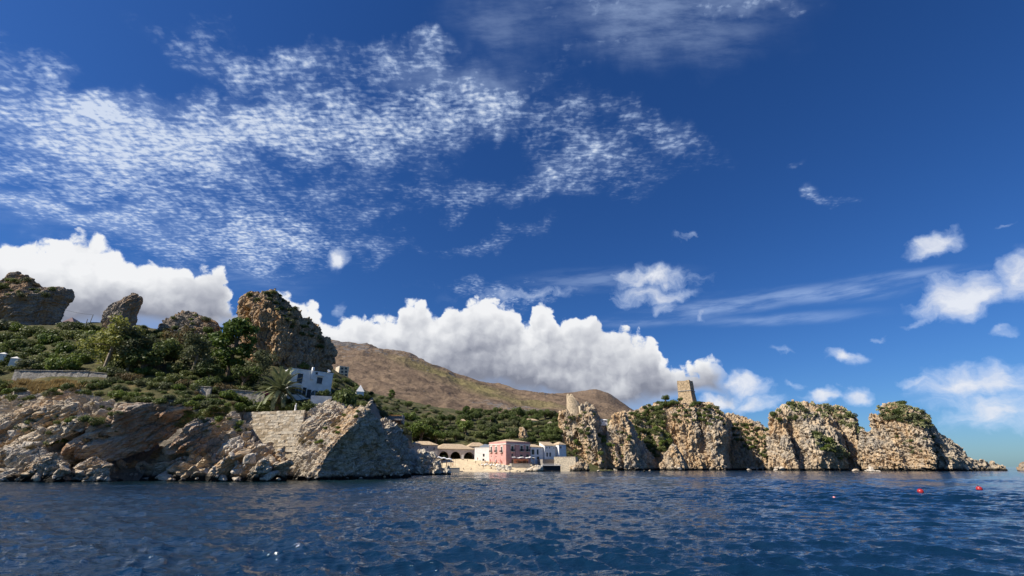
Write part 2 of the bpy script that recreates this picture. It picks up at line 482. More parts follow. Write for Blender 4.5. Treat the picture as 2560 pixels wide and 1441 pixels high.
def surface_nets(Fv, org, h):
    nx, ny, nz = Fv.shape
    S = Fv < 0
    c = np.zeros((nx-1, ny-1, nz-1), dtype=np.int8)
    for a in (0, 1):
        for b_ in (0, 1):
            for d_ in (0, 1):
                c += S[a:nx-1+a, b_:ny-1+b_, d_:nz-1+d_]
    act = (c > 0) & (c < 8)
    I = np.argwhere(act)
    idx = np.full(act.shape, -1, dtype=np.int64)
    idx[act] = np.arange(len(I))
    acc = np.zeros((len(I), 3))
    cnt = np.zeros(len(I))
    cs = [(a, b_, d_) for a in (0, 1) for b_ in (0, 1) for d_ in (0, 1)]
    for p in cs:
        for ax in range(3):
            if p[ax]: continue
            r = list(p); r[ax] = 1
            f0 = Fv[I[:,0]+p[0], I[:,1]+p[1], I[:,2]+p[2]]
            f1 = Fv[I[:,0]+r[0], I[:,1]+r[1], I[:,2]+r[2]]
            m = (f0 < 0) != (f1 < 0)
            tt = np.where(m, f0 / np.where(m, f0 - f1, 1), 0)
            q = np.array(p, dtype=float)[None, :].repeat(len(I), 0)
            q[:, ax] += tt
            acc += np.where(m[:, None], q, 0)
            cnt += m
    V = (I + acc / np.maximum(cnt, 1)[:, None]) * h + np.array(org)
    quads = []
    for ax in range(3):
        u, w_ = [(1, 2), (2, 0), (0, 1)][ax]
        sl0 = [slice(None)] * 3; sl1 = [slice(None)] * 3
        sl0[ax] = slice(0, -1); sl1[ax] = slice(1, None)
        e = S[tuple(sl0)] != S[tuple(sl1)]
        E = np.argwhere(e)
        ok = (E[:, u] > 0) & (E[:, w_] > 0) & (E[:, u] < Fv.shape[u] - 1) & (E[:, w_] < Fv.shape[w_] - 1)
        E = E[ok]
        fl = S[E[:, 0], E[:, 1], E[:, 2]]
        def cell(du, dw):
            q = E.copy(); q[:, u] += du; q[:, w_] += dw
            return idx[q[:, 0], q[:, 1], q[:, 2]]
        Q = np.stack([cell(-1, -1), cell(0, -1), cell(0, 0), cell(-1, 0)], 1)
        Q[~fl] = Q[~fl][:, ::-1]
        quads.append(Q)
    Q = np.concatenate(quads)
    Q = Q[(Q >= 0).all(1)]
    return V, Q

def vnormals(V, Q):
    n = np.cross(V[Q[:, 2]] - V[Q[:, 0]], V[Q[:, 3]] - V[Q[:, 1]])
    N = np.zeros_like(V)
    for k in range(4):
        for a in range(3):
            N[:, a] += np.bincount(Q[:, k], weights=n[:, a], minlength=len(V))
    return N / np.maximum(np.linalg.norm(N, axis=1), 1e-9)[:, None]

def seg_dist(X, Z, a, b_):
    vx, vz = b_[0] - a[0], b_[1] - a[1]
    t = np.clip(((X - a[0]) * vx + (Z - a[1]) * vz) / (vx * vx + vz * vz + 1e-9), 0, 1)
    return np.hypot(X - a[0] - t * vx, Z - a[1] - t * vz)

def poly_sdf(X, Z, poly):
    d = np.full(X.shape, 1e9)
    ins = np.zeros(X.shape, dtype=bool)
    n = len(poly)
    for i in range(n):
        a, b_ = poly[i], poly[(i + 1) % n]
        d = np.minimum(d, seg_dist(X, Z, a, b_))
        if a[1] != b_[1]:
            cr = ((a[1] > Z) != (b_[1] > Z)) & (X < (b_[0] - a[0]) * (Z - a[1]) / (b_[1] - a[1]) + a[0])
            ins ^= cr
    return np.where(ins, -d, d)

SURF = []      # (name, vertices, quads) of everything plants can stand on

# ------------------------------------------------------------------ materials
MATS = {}
def mat_new(name):
    m = bpy.data.materials.new(name)
    m.use_nodes = True
    m.node_tree.nodes.clear()
    b = NB(m.node_tree)
    out = b.n('ShaderNodeOutputMaterial')
    pr = b.n('ShaderNodeBsdfPrincipled')
    b.put(out.inputs['Surface'], pr.outputs[0])
    MATS[name] = m
    return m, b, pr, out

def bump(b, pr, height, dist, strength=1.0):
    bp = b.n('ShaderNodeBump')
    bp.inputs['Strength'].default_value = strength
    bp.inputs['Distance'].default_value = dist
    b.put(bp.inputs['Height'], height)
    b.put(pr.inputs['Normal'], bp.outputs[0])

def simple(name, col, rough=0.8, var=0.12, scale=1.5, bumpd=0.0, metal=0.0, spec=0.3):
    """plain coloured surface with uneven, weathered tone"""
    m, b, pr, out = mat_new(name)
    p = b.n('ShaderNodeNewGeometry').outputs['Position']
    n = b.noise(p, scale, 6, 0.6)
    f = b.mapr(n, 0.3, 0.7, 1.0 - var, 1.0 + var)
    c = b.vmath('SCALE', tuple(col), scale=f)
    b.put(pr.inputs['Base Color'], c)
    pr.inputs['Roughness'].default_value = rough
    pr.inputs['Metallic'].default_value = metal
    pr.inputs['Specular IOR Level'].default_value = spec
    if bumpd: bump(b, pr, b.noise(p, scale * 6, 4, 0.6), bumpd)
    return m

def rock_mat(name, grey, ochre, cream, dark, sc=1.0, ochre_amt=0.5, bed=None, wet=0.8, cream_amt=0.5, topveg=None, bstr=0.75):
    m, b, pr, out = mat_new(name)
    g = b.n('ShaderNodeNewGeometry')
    p = g.outputs['Position']
    x, y, z = b.sep(p)
    nz = b.sep(g.outputs['Normal'])[2]
    pw = b.vmath('ADD', p, b.vmath('SCALE', b.noisecol(p, 0.35 * sc, 3), scale=2.0 / sc))
    big = b.noise(pw, 0.13 * sc, 4, 0.55)
    mid = b.noise(pw, 0.5 * sc, 4, 0.65)
    if bed is None:
        stp = b.mapping(p, (0, 0, 0), (0, 0, 0), (1.0, 1.0, 0.22))
    else:
        stp = b.mapping(p, (0, 0, 0), bed, (0.35, 0.6, 2.4))
    stk = b.noise(stp, 0.9 * sc, 4, 0.62)
    c = b.mix(b.mapr(mid, 0.36, 0.62), grey, cream)
    c = b.mix(b.math('MULTIPLY', b.mapr(b.math('ADD', b.math('MULTIPLY', big, 0.6), b.math('MULTIPLY', stk, 0.4)), 0.5 - 0.14 * ochre_amt, 0.66 - 0.1 * ochre_amt), 0.9), c, ochre)
    c = b.mix(b.mapr(b.noise(stp, 2.3 * sc, 4, 0.7), 0.57, 0.72, 0, cream_amt), c, cream)
    c = b.mix(b.mapr(stk, 0.42, 0.30, 0, 0.75), c, dark)
    # grey lichen and soil on surfaces that look up
    up = b.math('MULTIPLY', b.mapr(nz, 0.35, 0.85), b.mapr(b.noise(p, 1.1 * sc, 3, 0.6), 0.35, 0.6))
    c = b.mix(b.math('MULTIPLY', up, 0.65), c, topveg or grey)
    f = b.mapr(b.noise(p, 3.2 * sc, 5, 0.72), 0.25, 0.75, 0.55, 1.4, smooth=False)
    c = b.vmath('MULTIPLY', c, b.combine(f, f, f))
    # dark algae band at the waterline
    wl = b.mapr(b.math('ADD', z, b.math('MULTIPLY', b.math('SUBTRACT', mid, 0.5), 0.9)), wet, wet * 0.35)
    c = b.mix(wl, c, (0.022, 0.020, 0.016))
    b.put(pr.inputs['Base Color'], c)
    pr.inputs['Roughness'].default_value = 0.92
    pr.inputs['Specular IOR Level'].default_value = 0.2
    v1 = b.voro(stp, 1.1 * sc, 'DISTANCE_TO_EDGE')
    hgt = b.math('ADD', b.math('MULTIPLY', b.mapr(v1, 0.0, 0.12, smooth=False), 0.25), b.noise(stp, 1.5 * sc, 6, 0.68))
    bump(b, pr, hgt, 0.5 / sc, bstr)
    return m

GREY, OCHRE, CREAM, DARK = (0.21, 0.195, 0.175), (0.40, 0.235, 0.11), (0.47, 0.39, 0.285), (0.10, 0.088, 0.075)
M_KARST = rock_mat('limestone_cliff', (0.27, 0.24, 0.20), (0.50, 0.34, 0.185), (0.57, 0.465, 0.33), (0.12, 0.10, 0.078), 0.36, 0.62, None, 1.9, 0.6)
M_STACK = rock_mat('limestone_stack', (0.23, 0.195, 0.155), (0.44, 0.275, 0.13), (0.47, 0.35, 0.22), (0.10, 0.083, 0.066), 0.6, 0.65, None, 0.5)
M_SLAB = rock_mat('bedded_limestone', (0.39, 0.33, 0.25), (0.44, 0.28, 0.14), (0.62, 0.51, 0.37), (0.11, 0.095, 0.08), 0.8, 0.35, (0, math.radians(33), 0), 1.4, 0.5, None, 0.55)
M_BROWN = rock_mat('rusty_limestone', (0.36, 0.31, 0.26), (0.34, 0.18, 0.085), (0.58, 0.48, 0.36), (0.14, 0.09, 0.055), 0.9, 0.75, (0, math.radians(33), 0), 0.6)
M_NEAR = rock_mat('tilted_limestone', (0.41, 0.36, 0.295), (0.56, 0.37, 0.19), (0.64, 0.55, 0.42), (0.15, 0.13, 0.11), 0.9, 0.45, (0, math.radians(52), 0), 1.0, 0.6)
M_CRAG = rock_mat('weathered_crag', (0.22, 0.20, 0.175), (0.33, 0.20, 0.10), (0.36, 0.29, 0.215), (0.09, 0.08, 0.07), 0.8, 0.4, None, 0.1, 0.3)
M_BOULD = rock_mat('shore_boulder', (0.44, 0.385, 0.315), (0.48, 0.34, 0.20), (0.62, 0.54, 0.43), (0.17, 0.15, 0.13), 1.4, 0.25, None, 0.3)
M_PALE = rock_mat('pale_shore_rock', (0.46, 0.42, 0.36), (0.56, 0.43, 0.28), (0.68, 0.60, 0.48), (0.22, 0.19, 0.15), 0.9, 0.3, None, 0.7)

# ------------------------------------------------------------------ sea
def build_sea():
    rng = np.random.default_rng(5)
    r = [6.0]
    while r[-1] < 420: r.append(r[-1] * 1.0052 + 0.01)
    while r[-1] < 40000: r.append(r[-1] * 1.08)
    r = np.array(r)
    th = np.radians(np.linspace(-72, 72, 900))
    R, T = np.meshgrid(r, th, indexing='ij')
    X, Y = R * np.sin(T), R * np.cos(T)
    cell = np.maximum(np.gradient(r)[:, None], R * (th[1] - th[0]))
    Z = np.zeros_like(X)
    DX, DY = np.zeros_like(X), np.zeros_like(X)
    wind = math.radians(205)
    for i in range(96):
        lam = 0.22 * (9.5 ** rng.random()) if i < 84 else 2.5 + 4.5 * rng.random()
        a = wind + rng.normal(0, 0.45)
        k = 2 * math.pi / lam
        amp = (0.0105 * lam ** 0.85 if i < 84 else 0.010) * (0.4 + rng.random())
        ph = k * (X * math.sin(a) + Y * math.cos(a)) + rng.random() * 6.28
        att = np.clip(lam / (2.2 * cell) - 0.6, 0, 1)
        Z += att * amp * np.sin(ph)
        DX += att * amp * 0.9 * math.sin(a) * np.cos(ph)
        DY += att * amp * 0.9 * math.cos(a) * np.cos(ph)
    gust = 0.75 + 0.75 * fbm(np.stack([X.ravel() / 23, Y.ravel() / 23, 0 * X.ravel()], 1), 2, 0.5, 3).reshape(X.shape)
    Z *= gust
    V = np.stack([X + DX, Y + DY, Z], 2).reshape(-1, 3)
    n, m_ = X.shape
    ii = (np.arange(n - 1)[:, None] * m_ + np.arange(m_ - 1)[None, :]).ravel()
    Q = np.stack([ii, ii + m_, ii + m_ + 1, ii + 1], 1)
    m, b, pr, out = mat_new('sea_water')
    p = b.n('ShaderNodeNewGeometry').outputs['Position']
    x, y, z = b.sep(p)
    # deep blue offshore, greener where the bottom is shallow near the beach
    near = b.mapr(b.vmath('LENGTH', b.mapping(p, (-40, 84, 0), (0, 0, -0.1), (75, 32, 1), 'TEXTURE')), 1.0, 0.25)
    bea = b.mapr(b.vmath('LENGTH', b.mapping(p, (-5, 232, 0), (0, 0, 0), (60, 45, 1), 'TEXTURE')), 1.0, 0.1)
    c = b.mix(near, (0.0035, 0.020, 0.048), (0.004, 0.016, 0.019))  # dark reflection of the left shore rocks painted into the water colour
    c = b.mix(b.math('MULTIPLY', bea, 0.6), c, (0.02, 0.075, 0.105))
    b.put(pr.inputs['Base Color'], c)
    pr.inputs['Roughness'].default_value = 0.045
    pr.inputs['IOR'].default_value = 1.333
    pr.inputs['Specular IOR Level'].default_value = 0.5
    pw = b.mapping(p, (0, 0, 0), (0, 0, 0.3), (0.42, 1.35, 1.0))
    w1 = b.noise(pw, 2.2, 5, 0.6, 0.4)
    w2 = b.noise(pw, 0.32, 4, 0.55, 0.3)
    bump(b, pr, b.math('ADD', b.math('MULTIPLY', w1, 0.22), b.math('MULTIPLY', w2, 0.32)), 1.0, 0.55)
    me = np_mesh('sea', V, Q, [m], True)
    return tag(link('sea', me), kind='structure')

build_sea()

# ------------------------------------------------------------------ rock bodies
def shelf(u, sharp=0.78):
    """saw-tooth ledge profile 0..1 of a running coordinate"""
    f = u - np.floor(u)
    return np.where(f < sharp, f / sharp, (1 - f) / (1 - sharp))

def rock(name, label, cat, poly, Y, mat, Tf=8.0, Tb=8.0, R=8.0, res=0.4, slope=0.0, sx=0.0, ridges=(), gullies=(),
         macro=(1.5, 9.0), flute=0.0, bed=None, block=(0.5, 2.5), fine=0.35, seed=1, group=None, deep=14.0, steep=1.5, smooth=False, tent=None, crack=0.35):
    x0 = P(poly[0][0], poly[0][1], Y).x
    if tent:
        tp, kl, kr = tent
        tw = [P(px, py, Y) for px, py in tp]
        tz, tx = zip(*sorted((q.z, q.x) for q in tw))
    def Cf(X, Z):
        """depth of the rock's middle sheet; a tent folds it back on both sides of an edge"""
        c = Y + slope * Z + sx * (X - x0)
        if tent:
            dx = X - np.interp(Z, tz, tx)
            c = c + np.where(dx < 0, -kl * dx, kr * dx)
        return c
    def to_plane(px, py):
        d = ray(px, py)
        k, a = d[2] / d[1], d[0] / d[1]
        Yi = Y
        for _ in range(40): Yi = 0.6 * Yi + 0.4 * float(Cf(a * Yi, CAM_H + k * Yi))
        return (a * Yi, CAM_H + k * Yi)
    pts = [to_plane(*q) for q in poly]
    pts = [(x, -deep if z < 0.9 else z) for x, z in pts]
    xs, zs = [q[0] for q in pts], [q[1] for q in pts]
    pad = macro[0] * 1.2 + 1.2
    xa, xb, za, zb = min(xs) - pad, max(xs) + pad, max(min(zs) - pad, -2.6), max(zs) + pad
    gx, gz = np.arange(xa, xb, res), np.arange(za, zb, res)
    X2, Z2 = np.meshgrid(gx, gz, indexing='ij')
    s = -poly_sdf(X2, Z2, pts)
    g = np.where(s > 0, (1 - np.exp(-np.maximum(s, 0) * steep / Tf)), 1.6 * s / Tf)
    gb = np.where(s > 0, (1 - np.exp(-np.maximum(s, 0) * 2.0 / Tb)), 1.6 * s / Tb)
    gf = g.copy()
    for pl, cut, W in ridges:
        pl = [to_plane(*q) for q in pl]
        dd = np.full(X2.shape, 1e9)
        for a, b_ in zip(pl[:-1], pl[1:]): dd = np.minimum(dd, seg_dist(X2, Z2, a, b_))
        gf = np.where(gf > 0, gf * (1 - cut * np.clip(dd / (2.2 * W), 0, 1)), gf)
    for pl, cut, W in gullies:
        pl = [to_plane(*q) for q in pl]
        dd = np.full(X2.shape, 1e9)
        for a, b_ in zip(pl[:-1], pl[1:]): dd = np.minimum(dd, seg_dist(X2, Z2, a, b_))
        gf = np.where(gf > 0, gf * (1 - cut * np.exp(-(dd / W) ** 2)), gf)
    C = Cf(X2, Z2)
    ya, yb = C.min() - Tf - pad, C.max() + Tb + pad
    gy = np.arange(ya, yb, res)
    W_ = gy[None, :, None] - C[:, None, :]
    Fv = np.where(W_ < 0, -W_ - (Tf * gf)[:, None, :], W_ - (Tb * gb)[:, None, :]).astype(np.float32)
    m = np.abs(Fv) < macro[0] * 1.6 + 1.0
    I = np.argwhere(m)
    pw = np.stack([gx[I[:, 0]], gy[I[:, 1]], gz[I[:, 2]]], 1)
    pw = pw / macro[1]
    if flute: pw = pw * np.array([1, 1, 0.45])
    Fv[m] += macro[0] * 1.5 * fbm(pw, 2, 0.5, seed)
    for ax in range(3):
        sl = [slice(None)] * 3
        for e in ((0, -1) if ax < 2 else (-1,)):
            sl[ax] = e
            Fv[tuple(sl)] = np.maximum(Fv[tuple(sl)], 0.5)
    V, Q = surface_nets(Fv, (xa, ya, za), res)
    N = vnormals(V, Q)
    D = np.zeros(len(V), dtype=np.float32)
    warp = np.stack([fbm(V / 3.1, 2, 0.5, seed + 20), fbm(V / 3.1, 2, 0.5, seed + 30), fbm(V / 3.1, 2, 0.5, seed + 40)], 1)
    if flute:
        q = (V + warp * 1.5) * np.array([1, 1, 0.28])
        n1 = perlin((V + warp * 2.0) * np.array([1, 1, .16]) / 5.5, seed + 61)
        n2 = perlin((V + warp * 1.2) * np.array([1, 1, .2]) / 2.8, seed + 62)
        D -= 1.3 * np.exp(-(n1 / .05) ** 2) + 0.6 * np.exp(-(n2 / .07) ** 2)
        D += flute * 1.35 * fbm(q / 4.4, 3, 0.55, seed + 5, True)
    if bed:
        ang, thick, amp = bed
        nb = np.array([-math.sin(ang), 0.25, math.cos(ang)])
        u = (V @ nb) / thick + 0.7 * fbm(V / 5.0, 2, 0.5, seed + 8)
        D += amp * (shelf(u) - 0.5)
        u = (V @ nb) / (thick * 0.37) + 0.6 * fbm(V / 2.5, 2, 0.5, seed + 9)
        D += amp * 0.45 * (shelf(u) - 0.5)
    if block[0]:
        st = np.array([1, 1, 0.6]) if flute else np.array([1.0, 1.0, 1.0])
        if bed:
            ca, sa = math.cos(bed[0]), math.sin(bed[0])
            B = np.stack([(V[:, 0] * ca + V[:, 2] * sa) * 0.45, V[:, 1] * 0.8, (-V[:, 0] * sa + V[:, 2] * ca) * 1.3], 1)
        else:
            B = V * st
        B = B + warp * 0.5
        f1, f2, rid = worley(B / block[1], seed + 11)
        D += block[0] * (rid - 0.5) * 1.2 - block[0] * crack * np.exp(-((f2 - f1) / 0.10) ** 2)
        f1, f2, rid = worley(B / (block[1] * 0.42), seed + 12)
        D += block[0] * 0.35 * (rid - 0.5) * 1.2 - block[0] * crack * 0.35 * np.exp(-((f2 - f1) / 0.12) ** 2)
    D += fine * fbm(V / 1.3, 3, 0.6, seed + 15)
    V = V + N * D[:, None]
    keep = (V[Q][:, :, 2].max(1) > -2.0)
    Q = Q[keep]
    used = np.unique(Q)
    mp = np.full(len(V), -1); mp[used] = np.arange(len(used))
    V, Q = V[used], mp[Q]
    base = np.array([V[:, 0].mean(), V[:, 1].mean(), max(V[:, 2].min(), 0.0)])
    SURF.append((name, V, Q))
    me = np_mesh(name, V - base, Q, [mat], smooth)
    o = link(name, me, None, base)
    return tag(o, label, cat, group)

# ---- far side: cliffs and stacks to the right of the cove
rock('ruined_tower_crag', 'fluted limestone spire crowned by the ruined round tower beside the village', 'rock spire',
     [(1395, 1030), (1404, 1024), (1440, 1022), (1455, 1014), (1470, 1011), (1482, 1018), (1495, 1040), (1510, 1063), (1523, 1090), (1536, 1125), (1548, 1181), (1430, 1181), (1420, 1145), (1408, 1108), (1399, 1085), (1397, 1050)],
     304, M_KARST, 13, 10, 9, 0.45, 0.10, 0, [],
     [([(1440, 1060), (1452, 1120), (1462, 1180)], .6, 2.4)], (1.6, 10), 1.8, None, (1.0, 4.4), .3, 3, tent=([(1466, 1012), (1480, 1060), (1492, 1180)], .3, 1.1), crack=.55)
rock('leaning_pinnacle', 'small leaning limestone pinnacle between the ruined tower spire and the watchtower cliff', 'rock spire',
     [(1500, 1181), (1500, 1112), (1518, 1086), (1530, 1062), (1532, 1040), (1545, 1033), (1557, 1032), (1565, 1046), (1578, 1068), (1594, 1095), (1614, 1128), (1636, 1150), (1668, 1181)],
     300, M_KARST, 12, 9, 8, 0.45, 0.14, 0, [], [([(1545, 1110), (1552, 1180)], .5, 2.0)],
     (1.7, 8), 1.8, None, (1.0, 4.2), .3, 7, tent=([(1550, 1035), (1566, 1100), (1582, 1180)], .3, 1.0), crack=.55)
rock('watchtower_cliff', 'tall ochre limestone cliff carrying the square watchtower', 'cliff',
     [(1640, 1181), (1664, 1130), (1655, 1096), (1644, 1074), (1652, 1050), (1668, 1030), (1690, 1016), (1716, 1008), (1760, 1010), (1786, 1014), (1800, 1030), (1815, 1050), (1822, 1068), (1824, 1104), (1815, 1142), (1820, 1181)],
     322, M_KARST, 22, 16, 13, 0.5, 0.12, 0, [],
     [([(1735, 1040), (1742, 1100), (1752, 1180)], .35, 3.4), ([(1678, 1090), (1690, 1180)], .5, 3.0)], (2.0, 11), 2.0, None, (1.3, 5.0), .3, 11, tent=([(1764, 1012), (1782, 1090), (1796, 1180)], .12, 1.0), crack=.55)
rock('pale_sea_rock', 'pale grey rock cone at the foot of the watchtower cliff', 'rock',
     [(1634, 1181), (1650, 1160), (1664, 1130), (1676, 1112), (1688, 1114), (1702, 1136), (1716, 1160), (1724, 1181)],
     298, M_KARST, 9, 8, 5, 0.4, 0.2, 0, [], [], (1.0, 5), 0.8, None, (0.9, 2.2), .4, 13, tent=([(1682, 1113), (1696, 1180)], .3, .9))
rock('gully_cliff', 'rocky shrub-covered gully between the leaning pinnacle and the watchtower cliff', 'cliff',
     [(1500, 1181), (1508, 1092), (1530, 1050), (1560, 1032), (1600, 1020), (1640, 1008), (1690, 1006), (1720, 1012), (1720, 1181)],
     322, M_KARST, 10, 12, 10, 0.5, 0.38, 0, [], [([(1612, 1040), (1628, 1180)], .3, 3)], (2.0, 9), 1.2, None, (1.2, 4.0), .3, 149, crack=.55)
rock('shrub_saddle_cliff', 'low shrub-dotted cliff in the dip right of the watchtower', 'cliff',
     [(1795, 1181), (1795, 1060), (1808, 1040), (1826, 1034), (1845, 1038), (1870, 1047), (1892, 1056), (1912, 1068), (1930, 1080), (1945, 1120), (1950, 1181)],
     336, M_KARST, 14, 12, 11, 0.5, 0.25, 0, [([(1862, 1050), (1880, 1180)], .3, 9)], [([(1838, 1070), (1846, 1180)], .3, 3)], (1.8, 9), 1.4, None, (1.2, 4.4), .3, 17, crack=.55)
rock('split_sea_stack', 'broad twin-topped sea stack with a dark vertical cleft', 'sea stack',
     [(1914, 1181), (1924, 1110), (1922, 1060), (1921, 1044), (1928, 1030), (1945, 1021), (1970, 1011), (1986, 1005), (2018, 1008), (2050, 1017), (2064, 1028), (2076, 1018), (2092, 1013), (2118, 1024), (2134, 1050), (2142, 1070), (2152, 1090), (2166, 1110), (2176, 1150), (2180, 1181)],
     296, M_KARST, 18, 13, 11, 0.45, 0.14, -0.08, [],
     [([(1962, 1060), (1978, 1120), (1992, 1180)], .9, 3.2), ([(2068, 1035), (2090, 1110), (2100, 1180)], .6, 3.2)], (1.3, 10), 1.5, None, (1.3, 4.6), .3, 19, tent=([(1950, 1015), (1968, 1180)], .1, .25), crack=.55)
rock('notched_sea_stack', 'outermost pointed sea stack sloping down to a low white skerry', 'sea stack',
     [(2146, 1181), (2150, 1110), (2153, 1080), (2156, 1072), (2166, 1076), (2178, 1083), (2179, 1070), (2171, 1046), (2174, 1033), (2188, 1035), (2204, 1040), (2203, 1021), (2215, 1007), (2243, 1004), (2266, 1011), (2286, 1025), (2302, 1027), (2316, 1040), (2336, 1060), (2347, 1083), (2372, 1099), (2395, 1114), (2416, 1135), (2430, 1147), (2454, 1148), (2482, 1156), (2512, 1166), (2524, 1176), (2528, 1182)],
     272, M_KARST, 17, 12, 10, 0.45, 0.13, -0.06, [([(2215, 1010), (2250, 1090), (2275, 1180)], .55, 13)],
     [([(2293, 1070), (2306, 1120), (2318, 1180)], .85, 3.2), ([(2200, 1060), (2235, 1130), (2250, 1180)], .5, 2.6)], (1.0, 9), 1.0, (-0.5, 2.2, .7), (1.2, 4.4), .3, 23, tent=([(2230, 1005), (2262, 1090), (2290, 1180)], .25, .2), crack=.55)
rock('edge_skerry', 'dark low skerry at the right edge of the sea horizon', 'rock', [(2538, 1181), (2546, 1164), (2556, 1156), (2580, 1150), (2640, 1155), (2650, 1181)],
     268, M_CRAG, 5, 5, 4, 0.4, 0.1, 0, [], [], (0.8, 4), 0, None, (0.6, 2.0), .3, 27)

# ---- near side: crags on the left headland
rock('overhanging_crag', 'dark overhanging crag at the far left, its nose jutting right', 'crag',
     [(-200, 860), (-200, 716), (-60, 712), (0, 705), (10, 697), (20, 684), (33, 679), (47, 681), (49, 689), (64, 687), (82, 699), (96, 710), (110, 717), (126, 720), (145, 719), (158, 722), (176, 725), (187, 732), (178, 748), (165, 763), (157, 777), (151, 793), (148, 812), (142, 860)],
     137, M_CRAG, 6, 8, 7, 0.25, 0.05, 0.0, [([(176, 730), (120, 738), (60, 752), (-40, 765)], .6, 3)], [([(70, 760), (110, 820)], .3, 1.5)], (0.35, 5), 0, (0.5, 2.2, .55), (.45, 2.6), .2, 31, None, 0, tent=([(60, 690), (20, 860)], .1, .45))
rock('rock_fang', 'narrow leaning rock fang rising above the pale green eucalyptus', 'crag',
     [(250, 860), (258, 780), (283, 758), (305, 747), (324, 742), (331, 734), (340, 732), (345, 738), (353, 744), (351, 758), (346, 775), (340, 787), (333, 860)],
     128, M_CRAG, 3.5, 3.5, 3, 0.18, 0, 0, [([(324, 742), (318, 810)], .5, 1.5)], [], (0.25, 3), 0, (1.1, 1.4, .35), (.25, 1.1), .18, 37, None, 0)
rock('layered_outcrop', 'low layered outcrop on the ridge left of the big stack', 'crag',
     [(360, 885), (404, 812), (420, 793), (450, 784), (471, 778), (498, 786), (517, 788), (528, 797), (546, 805), (550, 820), (580, 885)],
     131, M_CRAG, 4, 5, 4, 0.2, 0.1, 0, [], [], (0.3, 4), 0, (-0.25, 1.3, .6), (.6, 1.3), .25, 41, None, 0)
rock('great_stack', 'massive ochre rock stack towering behind the white house', 'crag',
     [(606, 985), (614, 900), (608, 860), (597, 817), (598, 794), (602, 771), (608, 754), (614, 742), (629, 737), (648, 732), (669, 729), (676, 723), (687, 722), (697, 733), (707, 746), (722, 755), (730, 768), (750, 778), (763, 794), (784, 803), (800, 819), (811, 839), (825, 846), (823, 858), (827, 877), (829, 898), (822, 925), (826, 985)],
     134, M_STACK, 12, 10, 9, 0.22, 0.03, 0, [], [([(690, 850), (700, 940)], .25, 1.5), ([(640, 745), (652, 830)], .2, 1.2)],
     (1.1, 6), 0.7, None, (.75, 1.9), .35, 43, None, 0, tent=([(684, 722), (676, 790), (690, 860), (700, 960)], .35, .75), crack=.55)

# ---- near side: bedded cliffs along the water
rock('bedded_cliff', 'grey bedded cliff under the dry grass at the left edge', 'cliff',
     [(-420, 1210), (-420, 1000), (-260, 985), (-80, 992), (0, 1003), (20, 998), (60, 990), (110, 996), (160, 985), (200, 985), (240, 992), (280, 1004), (305, 1020), (300, 1050), (262, 1070), (200, 1110), (190, 1210)],
     95, M_SLAB, 3.0, 8, 5, 0.17, 0.40, -0.30, [], [([(60, 1060), (180, 1010)], .25, .8), ([(0, 1090), (150, 1055)], .25, .8)], (1.0, 6), 0, (0.42, 2.8, 1.7), (1.0, 3.4), .14, 47, crack=.9)
rock('brown_overhang_slab', 'great tilted slab with pale upper edge over a brown undercut face', 'cliff',
     [(150, 1137), (175, 1107), (230, 1065), (270, 1045), (298, 1014), (345, 1003), (385, 1003), (440, 998), (470, 998), (482, 1020), (462, 1062), (424, 1092), (372, 1130), (300, 1152), (230, 1152)],
     77.5, M_BROWN, 3.8, 9, 3.2, 0.15, -0.20, 0.30, [([(158, 1134), (235, 1070), (300, 1030), (345, 1010), (440, 1004)], .95, 1.7)], [], (0.5, 5), 0, (0.62, 1.9, .5), (.4, 3.2), .12, 53, None, 0, crack=.7)
rock('ochre_tilted_block', 'smaller tilted block with rusty underside below the garden terrace', 'rock',
     [(422, 1117), (443, 1092), (461, 1064), (476, 1052), (497, 1043), (521, 1043), (538, 1056), (530, 1081), (512, 1107), (496, 1130), (469, 1127), (443, 1129)],
     77.5, M_BROWN, 2.8, 5, 2.2, 0.13, -0.12, 0.3, [([(425, 1115), (462, 1068), (500, 1048)], .75, 1.1)], [], (0.4, 3), 0, (0.75, 1.2, .35), (.35, 1.2), .18, 59, None, 0, crack=.7)
rock('terrace_cliff', 'broken rock bank holding up the palm terrace left of the stone wall', 'cliff',
     [(330, 1206), (380, 1160), (440, 1110), (500, 1050), (540, 1030), (560, 1026), (596, 1032), (614, 1048), (620, 1085), (640, 1112), (668, 1128), (700, 1122), (726, 1140), (726, 1206)],
     86, M_SLAB, 2.5, 8, 4, 0.17, 0.48, -0.30, [], [([(560, 1060), (590, 1120)], .3, 1.2)], (1.2, 5), 0, (0.6, 2.4, 1.5), (1.0, 3.0), .14, 61, crack=.9)
rock('pale_tilted_slab', 'long pale slab tilted against the bedded cliff at the left edge', 'rock',
     [(-60, 1092), (0, 1050), (40, 1026), (110, 1006), (160, 998), (200, 1004), (190, 1030), (140, 1052), (80, 1078), (20, 1110), (-60, 1130)],
     80, M_SLAB, 2.4, 5, 2.2, 0.13, 0.1, -0.15, [([(-50, 1095), (60, 1025), (180, 1004)], .85, 1.1)], [], (0.35, 3), 0, (0.5, 1.2, .3), (.35, 1.5), .18, 131, None, 0, crack=.7)
rock('cracked_tilted_slab', 'second cracked slab below the long pale one', 'rock',
     [(-40, 1150), (10, 1112), (70, 1086), (150, 1058), (205, 1040), (226, 1050), (190, 1078), (140, 1106), (80, 1130), (20, 1156)],
     77.5, M_SLAB, 2.2, 4, 2, 0.13, 0.1, -0.15, [([(-30, 1148), (80, 1086), (210, 1044)], .85, 1.0)], [], (0.35, 3), 0, (0.5, 1.0, .3), (.35, 1.3), .18, 137, None, 0, crack=.7)
